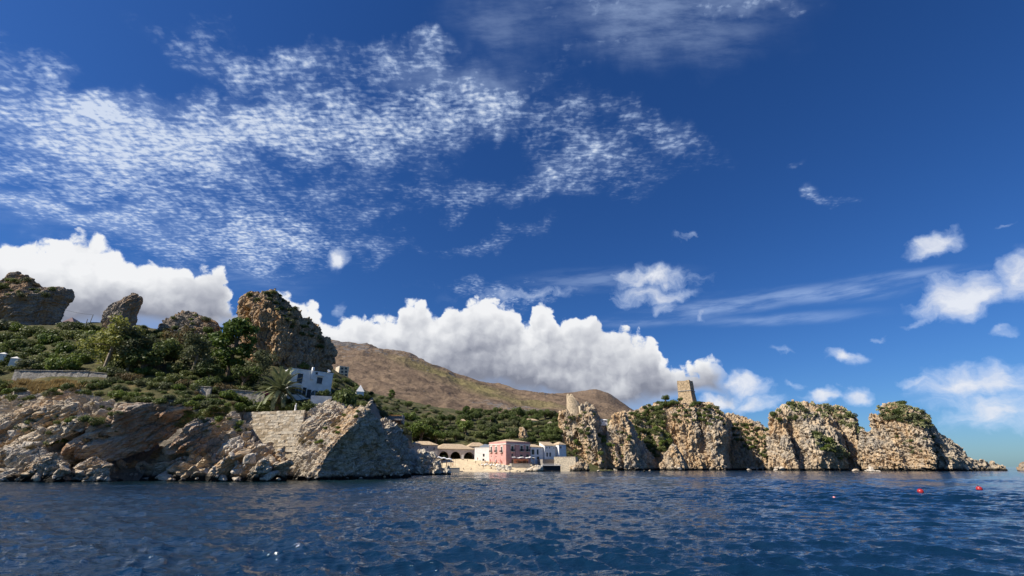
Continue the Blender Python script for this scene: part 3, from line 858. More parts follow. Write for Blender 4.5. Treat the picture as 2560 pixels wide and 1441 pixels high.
rock('white_slab', 'bright white slab in the rock pile beside the retaining wall', 'rock',
     [(545, 1136), (560, 1110), (585, 1094), (600, 1092), (612, 1104), (606, 1126), (590, 1140)],
     78.5, M_BOULD, 1.8, 3, 1.4, 0.11, 0.3, -0.3, [], [], (0.25, 2), 0, (0.6, .8, .2), (.25, 1.0), .12, 139, None, 0, crack=.6)
rock('dark_faced_boulder', 'huge shore boulder with smooth dark right face at the waterline', 'rock',
     [(512, 1203), (525, 1178), (551, 1152), (584, 1133), (600, 1135), (610, 1147), (607, 1168), (598, 1186), (594, 1203)],
     76, M_SLAB, 2.2, 3, 1.7, 0.1, 0.0, 0.15, [], [], (0.25, 3), 0, (0.8, 1.4, .2), (.2, 1.3), .12, 67, tent=([(590, 1133), (548, 1156), (528, 1203)], .4, .9))
rock('jagged_boulder', 'jagged shore boulder left of the leaning headland rock', 'rock',
     [(620, 1203), (622, 1176), (643, 1160), (660, 1144), (671, 1151), (675, 1177), (668, 1203)],
     76, M_SLAB, 1.8, 2.5, 1.5, 0.1, 0.0, 0, [([(625, 1178), (662, 1147)], .7, .8)], [], (0.3, 2), 0, (0.8, .7, .25), (.3, .8), .15, 71, crack=.7)
rock('arched_shore_boulder', 'broad pale-topped boulder at the left edge of the shore', 'rock',
     [(10, 1206), (11, 1175), (14, 1150), (24, 1123), (57, 1109), (92, 1106), (116, 1123), (130, 1135), (140, 1170), (140, 1206)],
     75, M_BOULD, 2.6, 4, 2.4, 0.11, 0.05, 0, [([(20, 1135), (60, 1120), (120, 1130)], .6, 1.2)], [], (0.5, 3), 0, (0.5, 1.1, .35), (.35, 1.2), .18, 73, crack=.7)
rock('black_based_boulder', 'rounded dark boulder standing in the water at far left', 'rock',
     [(60, 1207), (62, 1180), (80, 1164), (103, 1144), (128, 1134), (151, 1136), (159, 1150), (160, 1178), (167, 1207)],
     73, M_SLAB, 2.2, 3, 2.0, 0.1, 0.03, 0, [([(70, 1175), (110, 1145), (150, 1140)], .6, 1.0)], [], (0.4, 2.4), 0, (0.8, .9, .2), (.35, 1.0), .18, 79, crack=.7)
rock('low_shore_boulder', 'low pale boulder before the undercut slab', 'rock',
     [(182, 1204), (185, 1170), (206, 1155), (234, 1141), (266, 1153), (272, 1178), (268, 1204)],
     75, M_BOULD, 1.8, 2.5, 1.6, 0.1, 0.05, 0, [([(190, 1172), (234, 1144)], .6, .8)], [], (0.3, 2.2), 0, (0.6, .8, .3), (.3, .9), .15, 83, crack=.7)
rock('leaning_headland_rock', 'big leaning headland rock with pale lit slabs and a black right face', 'rock',
     [(684, 1204), (690, 1168), (704, 1115), (724, 1083), (753, 1048), (772, 1028), (797, 1013), (823, 1004), (846, 1008), (870, 1018), (893, 1021), (904, 1009), (919, 1008), (930, 1002), (936, 1013), (933, 1029), (941, 1040), (952, 1060), (963, 1083), (974, 1099), (980, 1122), (1004, 1154), (1024, 1178), (1030, 1204)],
     86.5, M_NEAR, 5.0, 8, 6, 0.16, 0.10, 0.0, [], [([(815, 1040), (775, 1085)], .2, .7), ([(895, 1100), (880, 1200)], .12, 1.5)],
     (0.55, 5), 0, (0.92, 1.5, .5), (.45, 1.6), .22, 89, tent=([(930, 1000), (900, 1062), (866, 1100), (836, 1140), (812, 1204)], .85, 1.5), crack=.7)
rock('terrace_shoulder', 'pale rock shoulder closing the gap between retaining wall and leaning rock', 'rock',
     [(722, 1150), (728, 1100), (738, 1062), (748, 1034), (770, 1022), (800, 1010), (840, 1010), (860, 1030), (850, 1120), (820, 1160)],
     93, M_NEAR, 5, 5, 4, 0.18, 0.15, -0.3, [], [], (0.5, 4), 0, (0.92, 1.5, .5), (.45, 1.6), .2, 151, None, 0, crack=.7)
rock('quay_end_rock', 'ochre rock foot at the right end of the stone quay wall', 'rock',
     [(1418, 1184), (1424, 1168), (1436, 1156), (1452, 1150), (1472, 1158), (1484, 1184)],
     249, M_KARST, 6, 6, 4, 0.35, 0.25, 0, [], [], (0.8, 4), .6, None, (.7, 2.4), .3, 157)
rock('split_block_rock', 'dark split block standing behind the leaning headland rock', 'rock',
     [(925, 1204), (938, 1080), (947, 1054), (958, 1050), (973, 1051), (986, 1057), (998, 1070), (1004, 1083), (1015, 1091), (1020, 1107), (1019, 1136), (1022, 1158), (1050, 1194)],
     112, M_NEAR, 7, 5, 4, 0.2, 0.08, 0.0, [], [([(1003, 1085), (1008, 1190)], .4, 1.0)], (0.6, 4), 0, (1.1, 1.2, .5), (.6, 1.6), .25, 97, tent=([(980, 1050), (970, 1190)], .4, .8), crack=.7)
rock('grey_point_rock', 'rough grey rock point beside the left end of the beach', 'rock',
     [(1008, 1196), (1018, 1120), (1037, 1118), (1069, 1123), (1083, 1132), (1092, 1147), (1106, 1155), (1112, 1168), (1124, 1173), (1126, 1194)],
     140, M_PALE, 7, 7, 5, 0.25, 0.22, 0, [], [], (0.8, 4), 0, None, (.9, 1.7), .35, 101, crack=.7)

rock('beach_rock', 'pale rounded rock at the right end of the beach below the pink palace', 'rock',
     [(1222, 1186), (1228, 1174), (1240, 1166), (1256, 1161), (1270, 1163), (1280, 1169), (1288, 1176), (1292, 1186)],
     237, M_PALE, 5, 4, 3, 0.3, 0.2, 0, [], [], (0.6, 4), 0, None, (.5, 1.8), .25, 103)
rock('quay_rock', 'pale rock between terrace wall and boat shelter', 'rock',
     [(1306, 1186), (1312, 1174), (1322, 1169), (1334, 1164), (1346, 1162), (1356, 1167), (1360, 1186)],
     234, M_PALE, 4, 4, 3, 0.3, 0.2, 0, [], [], (0.6, 4), 0, None, (.5, 1.8), .25, 107)
rock('wood_crag', 'pale crag standing in the wood above the pink palace', 'rock',
     [(1292, 1112), (1294, 1086), (1297, 1072), (1304, 1068), (1312, 1074), (1317, 1090), (1324, 1112)],
     300, M_KARST, 4, 4, 3, 0.4, 0.1, 0, [], [], (0.7, 4), .8, None, (.6, 2.4), .25, 109, None, 0)

# ------------------------------------------------------------------ terrain sheets
def sheet(name, cols, mat, nu, nv, amp, scale, seed, kind='structure', rowpow=1.0, ridged=False):
    """ground through points given as column -> [(row, metres ahead)], front to back"""
    cp = sorted(cols)
    px = np.linspace(cp[0], cp[-1], nu)
    V = np.zeros((nu, nv, 3))
    tt = np.linspace(0, 1, nv)
    prof = {}
    for c in cp:
        pts = np.array([tuple(P(c, r, y)) for r, y in cols[c]])
        u = np.linspace(0, 1, len(pts))
        prof[c] = np.stack([np.interp(tt, u, pts[:, k]) for k in range(3)], 1)
    for i, x in enumerate(px):
        j = min(max(np.searchsorted(cp, x) - 1, 0), len(cp) - 2)
        f = (x - cp[j]) / (cp[j+1] - cp[j])
        V[i] = prof[cp[j]] * (1 - f) + prof[cp[j+1]] * f
    V = V.reshape(-1, 3)
    V[:, 2] += amp * fbm(V / scale, 5, 0.5, seed, ridged)
    ii = (np.arange(nu - 1)[:, None] * nv + np.arange(nv - 1)[None, :]).ravel()
    Q = np.stack([ii, ii + nv, ii + nv + 1, ii + 1], 1)
    SURF.append((name, V, Q))
    return tag(link(name, np_mesh(name, V, Q, [mat], True)), kind=kind)

def ground_mat(name, soil, grass, green, rockc, sc, green_amt=0.4, rock_slope=(0.75, 0.5), bumpd=0.3):
    m, b, pr, out = mat_new(name)
    g = b.n('ShaderNodeNewGeometry')
    p = g.outputs['Position']
    nz = b.sep(g.outputs['Normal'])[2]
    n1 = b.noise(p, 0.09 * sc, 6, 0.6)
    n2 = b.noise(p, 0.4 * sc, 7, 0.65)
    n3 = b.noise(p, 1.6 * sc, 7, 0.7)
    c = b.mix(b.mapr(n1, 0.4, 0.6), soil, grass)
    c = b.mix(b.math('MULTIPLY', b.mapr(n2, 0.62 - green_amt * 0.25, 0.72 - green_amt * 0.2), 0.85), c, green)
    c = b.mix(b.mapr(b.math('ADD', nz, b.math('MULTIPLY', b.math('SUBTRACT', n2, 0.5), 0.5)), rock_slope[0], rock_slope[1]), c, rockc)
    f = b.mapr(n3, 0.25, 0.75, 0.5, 1.45, smooth=False)
    c = b.vmath('MULTIPLY', c, b.combine(f, f, f))
    b.put(pr.inputs['Base Color'], c)
    pr.inputs['Roughness'].default_value = 0.95
    pr.inputs['Specular IOR Level'].default_value = 0.15
    bump(b, pr, b.math('ADD', n2, n3), bumpd, 0.9)
    return m

M_GARIGUE = ground_mat('garigue_ground', (0.19, 0.135, 0.075), (0.27, 0.185, 0.08), (0.050, 0.060, 0.024), (0.25, 0.22, 0.18), 0.8, 1.3, (0.7, 0.45))
M_HILL = ground_mat('hillside_ground', (0.24, 0.17, 0.10), (0.23, 0.18, 0.075), (0.05, 0.062, 0.024), (0.26, 0.22, 0.17), 0.35, 1.2, (0.5, 0.3), 0.8)

sheet('headland_ground', {
    -900: [(1215, 92), (1120, 94), (1030, 97), (985, 103), (950, 108), (915, 118), (870, 132), (836, 142), (820, 156), (840, 216)],
    -420: [(1210, 86), (1100, 88), (1000, 91), (960, 97), (935, 101), (900, 112), (850, 126), (816, 136), (806, 150), (840, 210)],
    0: [(1210, 84), (1110, 87), (1012, 90), (965, 95), (938, 99), (900, 110), (850, 125), (818, 134), (806, 150), (840, 210)],
    150: [(1210, 83), (1110, 86), (996, 89), (960, 94), (932, 99), (895, 110), (850, 125), (818, 134), (806, 150), (840, 210)],
    300: [(1210, 83), (1120, 85), (1006, 88), (965, 94), (935, 101), (895, 112), (850, 124), (824, 134), (808, 150), (850, 210)],
    480: [(1210, 84), (1120, 86), (1020, 88), (975, 95), (950, 101), (915, 112), (872, 124), (842, 133), (832, 150), (870, 210)],
    585: [(1210, 85), (1120, 87), (1034, 89.5), (1006, 95), (982, 102), (950, 112), (912, 122), (886, 132), (876, 150), (885, 210)],
    618: [(1210, 90), (1120, 97), (1036, 98.2), (1012, 100), (990, 104), (958, 112), (920, 122), (895, 132), (885, 150), (890, 210)],
    720: [(1210, 92), (1120, 97), (1034, 98.2), (1021, 100), (1006, 103.5), (977, 112), (945, 122), (925, 132), (905, 150), (905, 210)],
    790: [(1210, 94), (1120, 96), (1030, 97), (1016, 100), (1004, 104), (978, 112), (950, 123), (932, 136), (916, 162), (920, 220)],
    830: [(1210, 93), (1120, 94), (1020, 95), (1010, 99), (1000, 104), (978, 113), (952, 124), (935, 140), (922, 170), (930, 230)],
    885: [(1210, 96), (1120, 97), (1030, 98), (1016, 102), (1004, 108), (988, 118), (974, 132), (964, 152), (957, 185), (968, 240)],
    925: [(1210, 99), (1140, 101), (1070, 103), (1040, 106), (1026, 112), (1012, 124), (1000, 140), (990, 165), (986, 195), (995, 250)],
    955: [(1210, 102), (1170, 104), (1140, 107), (1115, 112), (1100, 120), (1085, 132), (1070, 146), (1055, 168), (1040, 200), (1035, 255)],
    1000: [(1215, 106), (1200, 112), (1190, 120), (1178, 130), (1165, 142), (1150, 155), (1130, 172), (1110, 195), (1080, 220), (1060, 265)],
    1030: [(1215, 116), (1205, 124), (1196, 136), (1190, 146), (1184, 158), (1174, 172), (1160, 190), (1145, 210), (1120, 235), (1080, 275)],
    }, M_GARIGUE, 420, 240, 0.7, 6.0, 5)

sheet('hillside', {
    840: [(1195, 150), (1100, 170), (1040, 200), (1005, 240), (985, 290), (972, 360), (962, 450), (955, 560), (965, 700)],
    940: [(1195, 200), (1130, 235), (1090, 260), (1050, 285), (1020, 320), (1000, 380), (990, 460), (986, 560), (995, 700)],
    1020: [(1215, 215), (1195, 240), (1150, 268), (1090, 290), (1060, 325), (1030, 380), (1012, 450), (1004, 560), (1012, 700)],
    1100: [(1215, 222), (1195, 245), (1165, 275), (1110, 292), (1070, 330), (1045, 380), (1028, 450), (1020, 560), (1028, 700)],
    1200: [(1215, 222), (1195, 245), (1165, 275), (1112, 296), (1080, 330), (1056, 380), (1040, 450), (1032, 560), (1040, 700)],
    1300: [(1215, 222), (1195, 245), (1165, 275), (1112, 296), (1084, 330), (1062, 380), (1048, 450), (1042, 560), (1050, 700)],
    1400: [(1215, 222), (1195, 250), (1160, 275), (1112, 302), (1080, 336), (1058, 384), (1046, 450), (1040, 560), (1050, 700)],
    1500: [(1200, 240), (1175, 290), (1150, 320), (1110, 338), (1080, 360), (1062, 400), (1052, 460), (1048, 560), (1058, 700)],
    1560: [(1200, 260), (1175, 315), (1145, 330), (1105, 342), (1060, 356), (1040, 372), (1050, 420), (1060, 520), (1070, 700)],
    1620: [(1200, 260), (1178, 318), (1145, 328), (1085, 338), (1040, 350), (1014, 364), (1020, 400), (1040, 520), (1070, 700)],
    1700: [(1200, 260), (1178, 320), (1140, 328), (1060, 334), (1016, 342), (1003, 352), (1004, 372), (1030, 500), (1080, 700)],
    1770: [(1200, 260), (1178, 322), (1140, 330), (1070, 336), (1022, 342), (1006, 352), (1010, 372), (1040, 500), (1080, 700)],
    1840: [(1200, 260), (1178, 332), (1150, 340), (1110, 346), (1075, 352), (1056, 360), (1060, 380), (1080, 500), (1110, 700)],
    1960: [(1200, 260), (1178, 336), (1165, 342), (1140, 350), (1120, 358), (1110, 366), (1115, 390), (1130, 500), (1150, 700)],
    }, M_HILL, 520, 220, 1.6, 18.0, 9)

def mountain_mat():
    m, b, pr, out = mat_new('mountain_slope')
    g = b.n('ShaderNodeNewGeometry')
    p = g.outputs['Position']
    nz = b.sep(g.outputs['Normal'])[2]
    x, y, z = b.sep(p)
    n1 = b.noise(p, 0.004, 6, 0.6)
    n2 = b.noise(p, 0.02, 8, 0.68)
    n3 = b.noise(b.mapping(p, (0, 0, 0), (0, 0, 0), (1, 1, 2.0)), 0.06, 8, 0.7)
    c = b.mix(b.mapr(n2, 0.36, 0.64), (0.155, 0.110, 0.078), (0.220, 0.158, 0.106))
    # band of dry yellow-green pasture across the middle of the slope
    gr = b.mapr(b.vmath('LENGTH', b.mapping(p, (-150, 1250, 250), (0, 0.42, 0), (430, 700, 46), 'TEXTURE')), 1.15, 0.35)
    c = b.mix(b.math('MULTIPLY', gr, b.mapr(n1, 0.3, 0.55)), c, (0.195, 0.165, 0.078))
    # grey limestone: scree and ledges
    rk = b.math('ADD', b.mapr(nz, 0.86, 0.6, 0, 0.8), b.math('MULTIPLY', b.mapr(z, 260, 420), 0.34))
    rk = b.math('ADD', rk, b.mapr(b.vmath('LENGTH', b.mapping(p, (-8, 830, 118), (0, 0.30, 0), (190, 600, 26), 'TEXTURE')), 1.1, 0.3, 0, 0.45))
    c = b.mix(b.mapr(b.math('ADD', rk, b.math('MULTIPLY', b.math('SUBTRACT', n3, 0.5), 2.2)), 0.35, 0.6), c, (0.175, 0.160, 0.152))
    dots = b.voro(p, 0.09, 'F1')
    c = b.mix(b.math('MULTIPLY', b.mapr(dots, 0.20, 0.12), b.mapr(n1, 0.45, 0.6)), c, (0.05, 0.055, 0.03))
    f = b.mapr(b.noise(p, 0.12, 7, 0.72), 0.25, 0.75, 0.55, 1.4, smooth=False)
    c = b.vmath('MULTIPLY', c, b.combine(f, f, f))
    b.put(pr.inputs['Base Color'], c)
    pr.inputs['Roughness'].default_value = 0.95
    pr.inputs['Specular IOR Level'].default_value = 0.1
    bump(b, pr, b.math('ADD', n3, n2), 9.0, 0.9)
    return m
M_MOUNT = mountain_mat()
def mcol(top, near=560, far=1700, base=1075):
    h = base - top
    return [(base + 30, near * 0.8), (base, near), (base - h * .25, near + (far - near) * .18), (base - h * .5, near + (far - near) * .42), (base - h * .75, near + (far - near) * .68), (base - h * .93, near + (far - near) * .9), (top, far), (top + 25, far * 1.5)]
sheet('mountain', {300: mcol(862), 700: mcol(842), 826: mcol(854), 900: mcol(864), 960: mcol(874), 1010: mcol(885), 1060: mcol(902), 1100: mcol(922), 1150: mcol(946), 1200: mcol(957), 1250: mcol(967),
                   1290: mcol(979), 1340: mcol(984), 1400: mcol(992), 1470: mcol(1008), 1540: mcol(1035), 1600: mcol(1062)}, M_MOUNT, 560, 240, 17.0, 150.0, 13, ridged=True)
def mc2(top): return [(1090, 1200), (1075, 1300), (1060 - (1060 - top) * .5, 1800), (top, 2500), (top + 30, 3600)]
sheet('far_hill', {1230: mc2(1010), 1300: mc2(992), 1360: mc2(984), 1400: mc2(980), 1440: mc2(976), 1490: mc2(977), 1520: mc2(986), 1550: mc2(1004), 1576: mc2(1020), 1620: mc2(1046), 1680: mc2(1068)}, M_MOUNT, 240, 120, 16.0, 220.0, 17)

# beach and village quay
M_SAND = simple('beach_sand', (0.60, 0.48, 0.31), 0.95, 0.14, 0.5, 0.04, spec=0.15)
sheet('beach', {1080: [(1195, 205), (1181.5, 226), (1172, 240), (1160, 254), (1148, 266), (1146, 276)],
                1130: [(1195, 205), (1181.2, 228), (1173, 240), (1158, 254), (1149, 266), (1147, 276)],
                1220: [(1195, 205), (1180.8, 229), (1173, 240), (1160, 252), (1153, 262), (1150, 274)],
                1280: [(1195, 205), (1180.6, 229), (1172, 240), (1163, 250), (1158, 262), (1155, 274)],
                1330: [(1195, 205), (1183, 230), (1176, 240), (1166, 250), (1156, 262), (1150, 274)],
                1350: [(1205, 205), (1200, 232), (1195, 243), (1190, 256), (1185, 268), (1180, 280)]}, M_SAND, 160, 60, 0.25, 5.0, 21)
BV = None

# ------------------------------------------------------------------ looking up where a pixel meets the ground
def build_bvh():
    vs, qs, names, ends, o = [], [], [], [], 0
    n = 0
    for nm, V, Q in SURF:
        vs.append(V); qs.append(Q + o); o += len(V); n += len(Q)
        names.append(nm); ends.append(n)
    return BVHTree.FromPolygons(np.concatenate(vs).tolist(), np.concatenate(qs).tolist()), names, np.array(ends)
BV, BV_N, BV_E = build_bvh()
def cast(px, py):
    d = Vector(ray(px, py)).normalized()
    loc, nor, i, dist = BV.ray_cast(Vector((0, 0, CAM_H)), d)
    if loc is None: return None
    return loc, nor, BV_N[int(np.searchsorted(BV_E, i, side='right'))], dist
def drop(x, y, z=200.0):
    loc, nor, i, dist = BV.ray_cast(Vector((x, y, z)), Vector((0, 0, -1)))
    return loc
def proj(p):
    dx, dy, dz = p[0], p[1], p[2] - CAM_H
    zc = dy * math.cos(PITCH) + dz * math.sin(PITCH)
    return CX + F * dx / zc, CY - F * (-dy * math.sin(PITCH) + dz * math.cos(PITCH)) / zc

# ------------------------------------------------------------------ building kit
M_WHITE = simple('whitewash', (0.80, 0.785, 0.75), 0.85, 0.10, 0.8, 0.02)
M_CREAM = simple('cream_render', (0.62, 0.52, 0.37), 0.85, 0.14, 0.6, 0.02)
M_PINK = simple('pink_render', (0.52, 0.29, 0.26), 0.85, 0.12, 0.5, 0.02)
M_LILAC = simple('bare_plaster', (0.52, 0.455, 0.40), 0.9, 0.16, 0.5, 0.02)
M_TRIM = simple('white_trim', (0.72, 0.69, 0.63), 0.8, 0.08, 1.0)
M_GLASS = simple('dark_glass', (0.016, 0.018, 0.022), 0.12, 0.1, 1.0, spec=0.5)
M_SHUT = simple('dark_shutter', (0.028, 0.030, 0.034), 0.6, 0.15, 2.0)
M_DOOR = simple('brown_door', (0.085, 0.045, 0.025), 0.7, 0.2, 3.0)
M_IRON = simple('black_iron', (0.015, 0.015, 0.017), 0.5, 0.1, 2.0)
M_STONE = simple('masonry', (0.60, 0.50, 0.36), 0.95, 0.35, 1.6, 0.12)
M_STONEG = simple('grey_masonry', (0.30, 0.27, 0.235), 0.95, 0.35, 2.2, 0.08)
M_GABLE = simple('blue_grey_render', (0.22, 0.26, 0.33), 0.85, 0.1, 0.6)
M_CLOTH = simple('white_canvas', (0.72, 0.71, 0.69), 0.8, 0.06, 1.0)
M_WOOD = simple('weathered_wood', (0.24, 0.16, 0.10), 0.85, 0.3, 3.0)
M_CONC = simple('quay_concrete', (0.33, 0.30, 0.26), 0.9, 0.25, 0.7, 0.03)
M_TERRA = simple('terracotta_panel', (0.33, 0.12, 0.07), 0.85, 0.2, 1.0)
def tile_mat():
    m, b, pr, out = mat_new('pantile_roof')
    p = b.n('ShaderNodeNewGeometry').outputs['Position']
    o = b.n('ShaderNodeTexCoord').outputs['Object']
    n = b.noise(p, 1.1, 6, 0.7)
    c = b.mix(b.mapr(n, 0.35, 0.65), (0.46, 0.325, 0.195), (0.60, 0.47, 0.31))
    c = b.mix(b.mapr(b.noise(p, 4.0, 4, 0.7), 0.55, 0.7, 0, 0.6), c, (0.24, 0.17, 0.11))
    wv = b.math('SINE', b.math('MULTIPLY', b.sep(o)[0], 2 * math.pi / 0.42))
    b.put(pr.inputs['Base Color'], c)
    pr.inputs['Roughness'].default_value = 0.9
    bump(b, pr, b.math('ADD', b.math('MULTIPLY', wv, 0.06), b.math('MULTIPLY', n, 0.15)), 1.0, 0.8)
    return m
M_TILE = tile_mat()

def wall_mesh(w, h, t, openings):
    """wall x 0..w, z 0..h, outer face y=0, inner face y=t, with rectangular openings (x0, x1, z0, z1)"""
    xs = sorted({0.0, w, *[c for o in openings for c in o[:2]]})
    zs = sorted({0.0, h, *[c for o in openings for c in o[2:4]]})
    nx, nz = len(xs) - 1, len(zs) - 1
    sol = [[not any(o[0] - 1e-6 <= xs[i] and xs[i+1] <= o[1] + 1e-6 and o[2] - 1e-6 <= zs[j] and zs[j+1] <= o[3] + 1e-6 for o in openings) for j in range(nz)] for i in range(nx)]
    m = MB()
    S = lambda i, j: 0 <= i < nx and 0 <= j < nz and sol[i][j]
    for i in range(nx):
        for j in range(nz):
            if not sol[i][j]: continue
            a, b_, c, d = xs[i], xs[i+1], zs[j], zs[j+1]
            m.add([(a,0,c),(b_,0,c),(b_,0,d),(a,0,d)], [(0,1,2,3)])
            m.add([(a,t,c),(b_,t,c),(b_,t,d),(a,t,d)], [(3,2,1,0)])
            if not S(i-1, j): m.add([(a,0,c),(a,t,c),(a,t,d),(a,0,d)], [(3,2,1,0)])
            if not S(i+1, j): m.add([(b_,0,c),(b_,t,c),(b_,t,d),(b_,0,d)], [(0,1,2,3)])
            if not S(i, j-1): m.add([(a,0,c),(b_,0,c),(b_,t,c),(a,t,c)], [(3,2,1,0)])
            if not S(i, j+1): m.add([(a,0,d),(b_,0,d),(b_,t,d),(a,t,d)], [(0,1,2,3)])
    return m

class House:
    """box building: corner O on the ground nearest to us, front wall to the right of it, side wall to the left"""
    def __init__(self, name, label, cat, px, row, Y, phi, px_r, px_l, top_row, mat, t=0.4, sink=1.5, group=None, d=None, w=None):
        self.O = P(px, row, Y)
        self.phi, self.mat, self.t, self.sink = phi, mat, t, sink
        self.ex = Vector((math.cos(phi), math.sin(phi), 0))
        self.ey = Vector((-math.sin(phi), math.cos(phi), 0))
        self.w = w or self.solve(self.ex, px_r)
        self.d = d or self.solve(self.ey, px_l)
        self.h = self.uvF(px + 0.01, top_row)[1]
        self.root = thing(name, label, cat, self.O, phi, group)
        self.of, self.ol = [], []
    def solve(self, ax, px):
        lo, hi = 0.0, 120.0
        s0 = proj(self.O)[0] < px
        for _ in range(50):
            m = (lo + hi) / 2
            if (proj(self.O + ax * m)[0] < px) == s0: lo = m
            else: hi = m
        return lo
    def uv(self, px, py, ax, n):
        d = Vector(ray(px, py))
        k = (self.O - Vector((0, 0, CAM_H))).dot(n) / d.dot(n)
        q = Vector((0, 0, CAM_H)) + d * k - self.O
        return q.dot(ax), q.z
    def uvF(self, px, py): return self.uv(px, py, self.ex, self.ey)
    def uvL(self, px, py): return self.uv(px, py, self.ey, self.ex)
    def rect(self, side, x0, x1, y0, y1):
        f = self.uvF if side == 'F' else self.uvL
        xm, ym = (x0 + x1) / 2, (y0 + y1) / 2
        a, b_ = f(x0, ym)[0], f(x1, ym)[0]
        c, d = f(xm, y1)[1], f(xm, y0)[1]
        return min(a, b_), max(a, b_), c, d
    def part(self, mb, name, mat, side='F', u=0, z=0, parent=None, smooth=False):
        o = mb.obj(name, mat, parent or self.root, smooth)
        if parent is None:
            if side == 'F': o.location = (u, 0, z)
            else:
                o.location = (0, u, z)
                o.rotation_euler = (0, 0, -math.pi / 2)
        return o
    def window(self, side, r, pane=None, frame=None, surround=0.0, shutters=False, sill=False, balcony=0.0, name='window', inset=0.12, arch=False):
        """r = (u0, u1, z0, z1) on the wall; cuts the opening and fills it"""
        u0, u1, z0, z1 = r
        (self.of if side == 'F' else self.ol).append(r)
        W, H = u1 - u0, z1 - z0
        fw = min(0.09, W * 0.14)
        m = MB()
        y0, y1 = inset, inset + 0.08
        m.box(0, fw, y0, y1, 0, H).box(W - fw, W, y0, y1, 0, H).box(fw, W - fw, y0, y1, H - fw, H).box(fw, W - fw, y0, y1, 0, fw)
        if W > 0.9: m.box(W / 2 - fw * .4, W / 2 + fw * .4, y0 + 0.004, y1, fw, H - fw)
        if arch:
            n = 8
            for sg in (0, 1):
                pts = [(W * sg, H)]
                for k in range(n + 1):
                    th = math.pi / 2 * k / n
                    xx = W / 2 - W / 2 * math.cos(th)
                    pts.append((xx if sg == 0 else W - xx, H - W / 2 + W / 2 * math.sin(th)))
                if sg: pts = pts[::-1]
                m.prism(pts, -0.004, y0 - 0.004)
        o = self.part(m, name, frame or (self.mat if arch else M_TRIM), side, u0 if side == 'F' else u1, z0)
        g = MB().box(fw, W - fw, y0 + 0.03, y0 + 0.05, fw, H - fw)
        self.part(g, 'pane', pane or M_GLASS, parent=o)
        if surround:
            s = surround
            k = MB().box(-s, 0, -0.06, 0.02, 0, H).box(W, W + s, -0.06, 0.02, 0, H).box(-s * 1.4, W + s * 1.4, -0.14, 0.02, H + 0.002, H + s * 1.6)
            self.part(k, 'surround', M_TRIM, parent=o)
        if shutters:
            for sx in (-W * 0.5 - 0.03, W + 0.03):
                k = MB().box(sx, sx + W * 0.5, -0.06, -0.004, 0, H)
                self.part(k, 'shutter', M_SHUT, parent=o)
        if sill:
            self.part(MB().box(-0.12, W + 0.12, -0.16, 0.05, -0.12, -0.002), 'sill', M_TRIM, parent=o)
        if balcony:
            k = MB().box(-0.35, W + 0.35, -0.85, -0.004, -0.18, -0.04)
            bo = self.part(k, 'balcony', M_TRIM, parent=o)
            rl = MB()
            L0, L1 = -0.33, W + 0.33
            n = max(6, int((L1 - L0) / 0.16))
            for i in range(n + 1):
                x = L0 + (L1 - L0) * i / n
                rl.box(x - 0.02, x + 0.02, -0.84, -0.80, -0.04, balcony)
            for i in range(1, 5):
                for x in (L0, L1): rl.box(x - 0.02, x + 0.02, -0.8 + 0.16 * i - 0.02, -0.8 + 0.16 * i + 0.02, -0.04, balcony)
            rl.box(L0 - .03, L1 + .03, -0.86, -0.78, balcony, balcony + 0.06)
            for x in (L0, L1): rl.box(x - .03, x + .03, -0.78, -0.01, balcony, balcony + 0.06)
            self.part(rl, 'railing', M_IRON, parent=bo) if False else rl.obj('railing', M_IRON, o)
        return o
    def walls(self):
        w, d, h, t, s = self.w, self.d, self.h, self.t, self.sink
        lift = lambda ops: [(a, b_, c + s, e + s) for a, b_, c, e in ops]
        o = wall_mesh(w, h + s, t, lift(self.of)).obj('front_wall', self.mat, self.root); o.location = (0, 0, -s)
        ol = [(d - b_, d - a, c, e) for a, b_, c, e in self.ol]
        o = wall_mesh(d - t, h + s, t, lift(ol)).obj('side_wall', self.mat, self.root); o.location = (0, d, -s); o.rotation_euler = (0, 0, -math.pi / 2)
        MB().box(w - t, w, t, d, -s, h).box(t, w - t, d - t, d, -s, h).obj('back_wall', self.mat, self.root)
    def hip(self, rise, over=0.35, mat=None, ridge=0.35):
        w, d, h = self.w, self.d, self.h + 0.003
        o = over
        a = [(-o, -o, h), (w + o, -o, h), (w + o, d + o, h), (-o, d + o, h)]
        if w > d: r = [(d * ridge + 0, d / 2, h + rise), (w - d * ridge, d / 2, h + rise)]
        else: r = [(w / 2, w * ridge, h + rise), (w / 2, d - w * ridge, h + rise)]
        v = a + r + [(x, y, z - 0.14) for x, y, z in a]
        if w > d: f = [(0, 1, 5, 4), (1, 2, 5), (2, 3, 4, 5), (3, 0, 4)]
        else: f = [(0, 1, 4), (1, 2, 5, 4), (2, 3, 5), (3, 0, 4, 5)]
        f += [(6, 7, 1, 0), (7, 8, 2, 1), (8, 9, 3, 2), (9, 6, 0, 3), (9, 8, 7, 6)]
        return MB().add(v, f).obj('roof', mat or M_TILE, self.root)
    def flat(self, mat=None, par=0.0):
        w, d, h = self.w, self.d, self.h
        return MB().box(-0.12, w + 0.12, -0.12, d + 0.12, h + 0.003, h + 0.22).obj('roof', mat or self.mat, self.root)
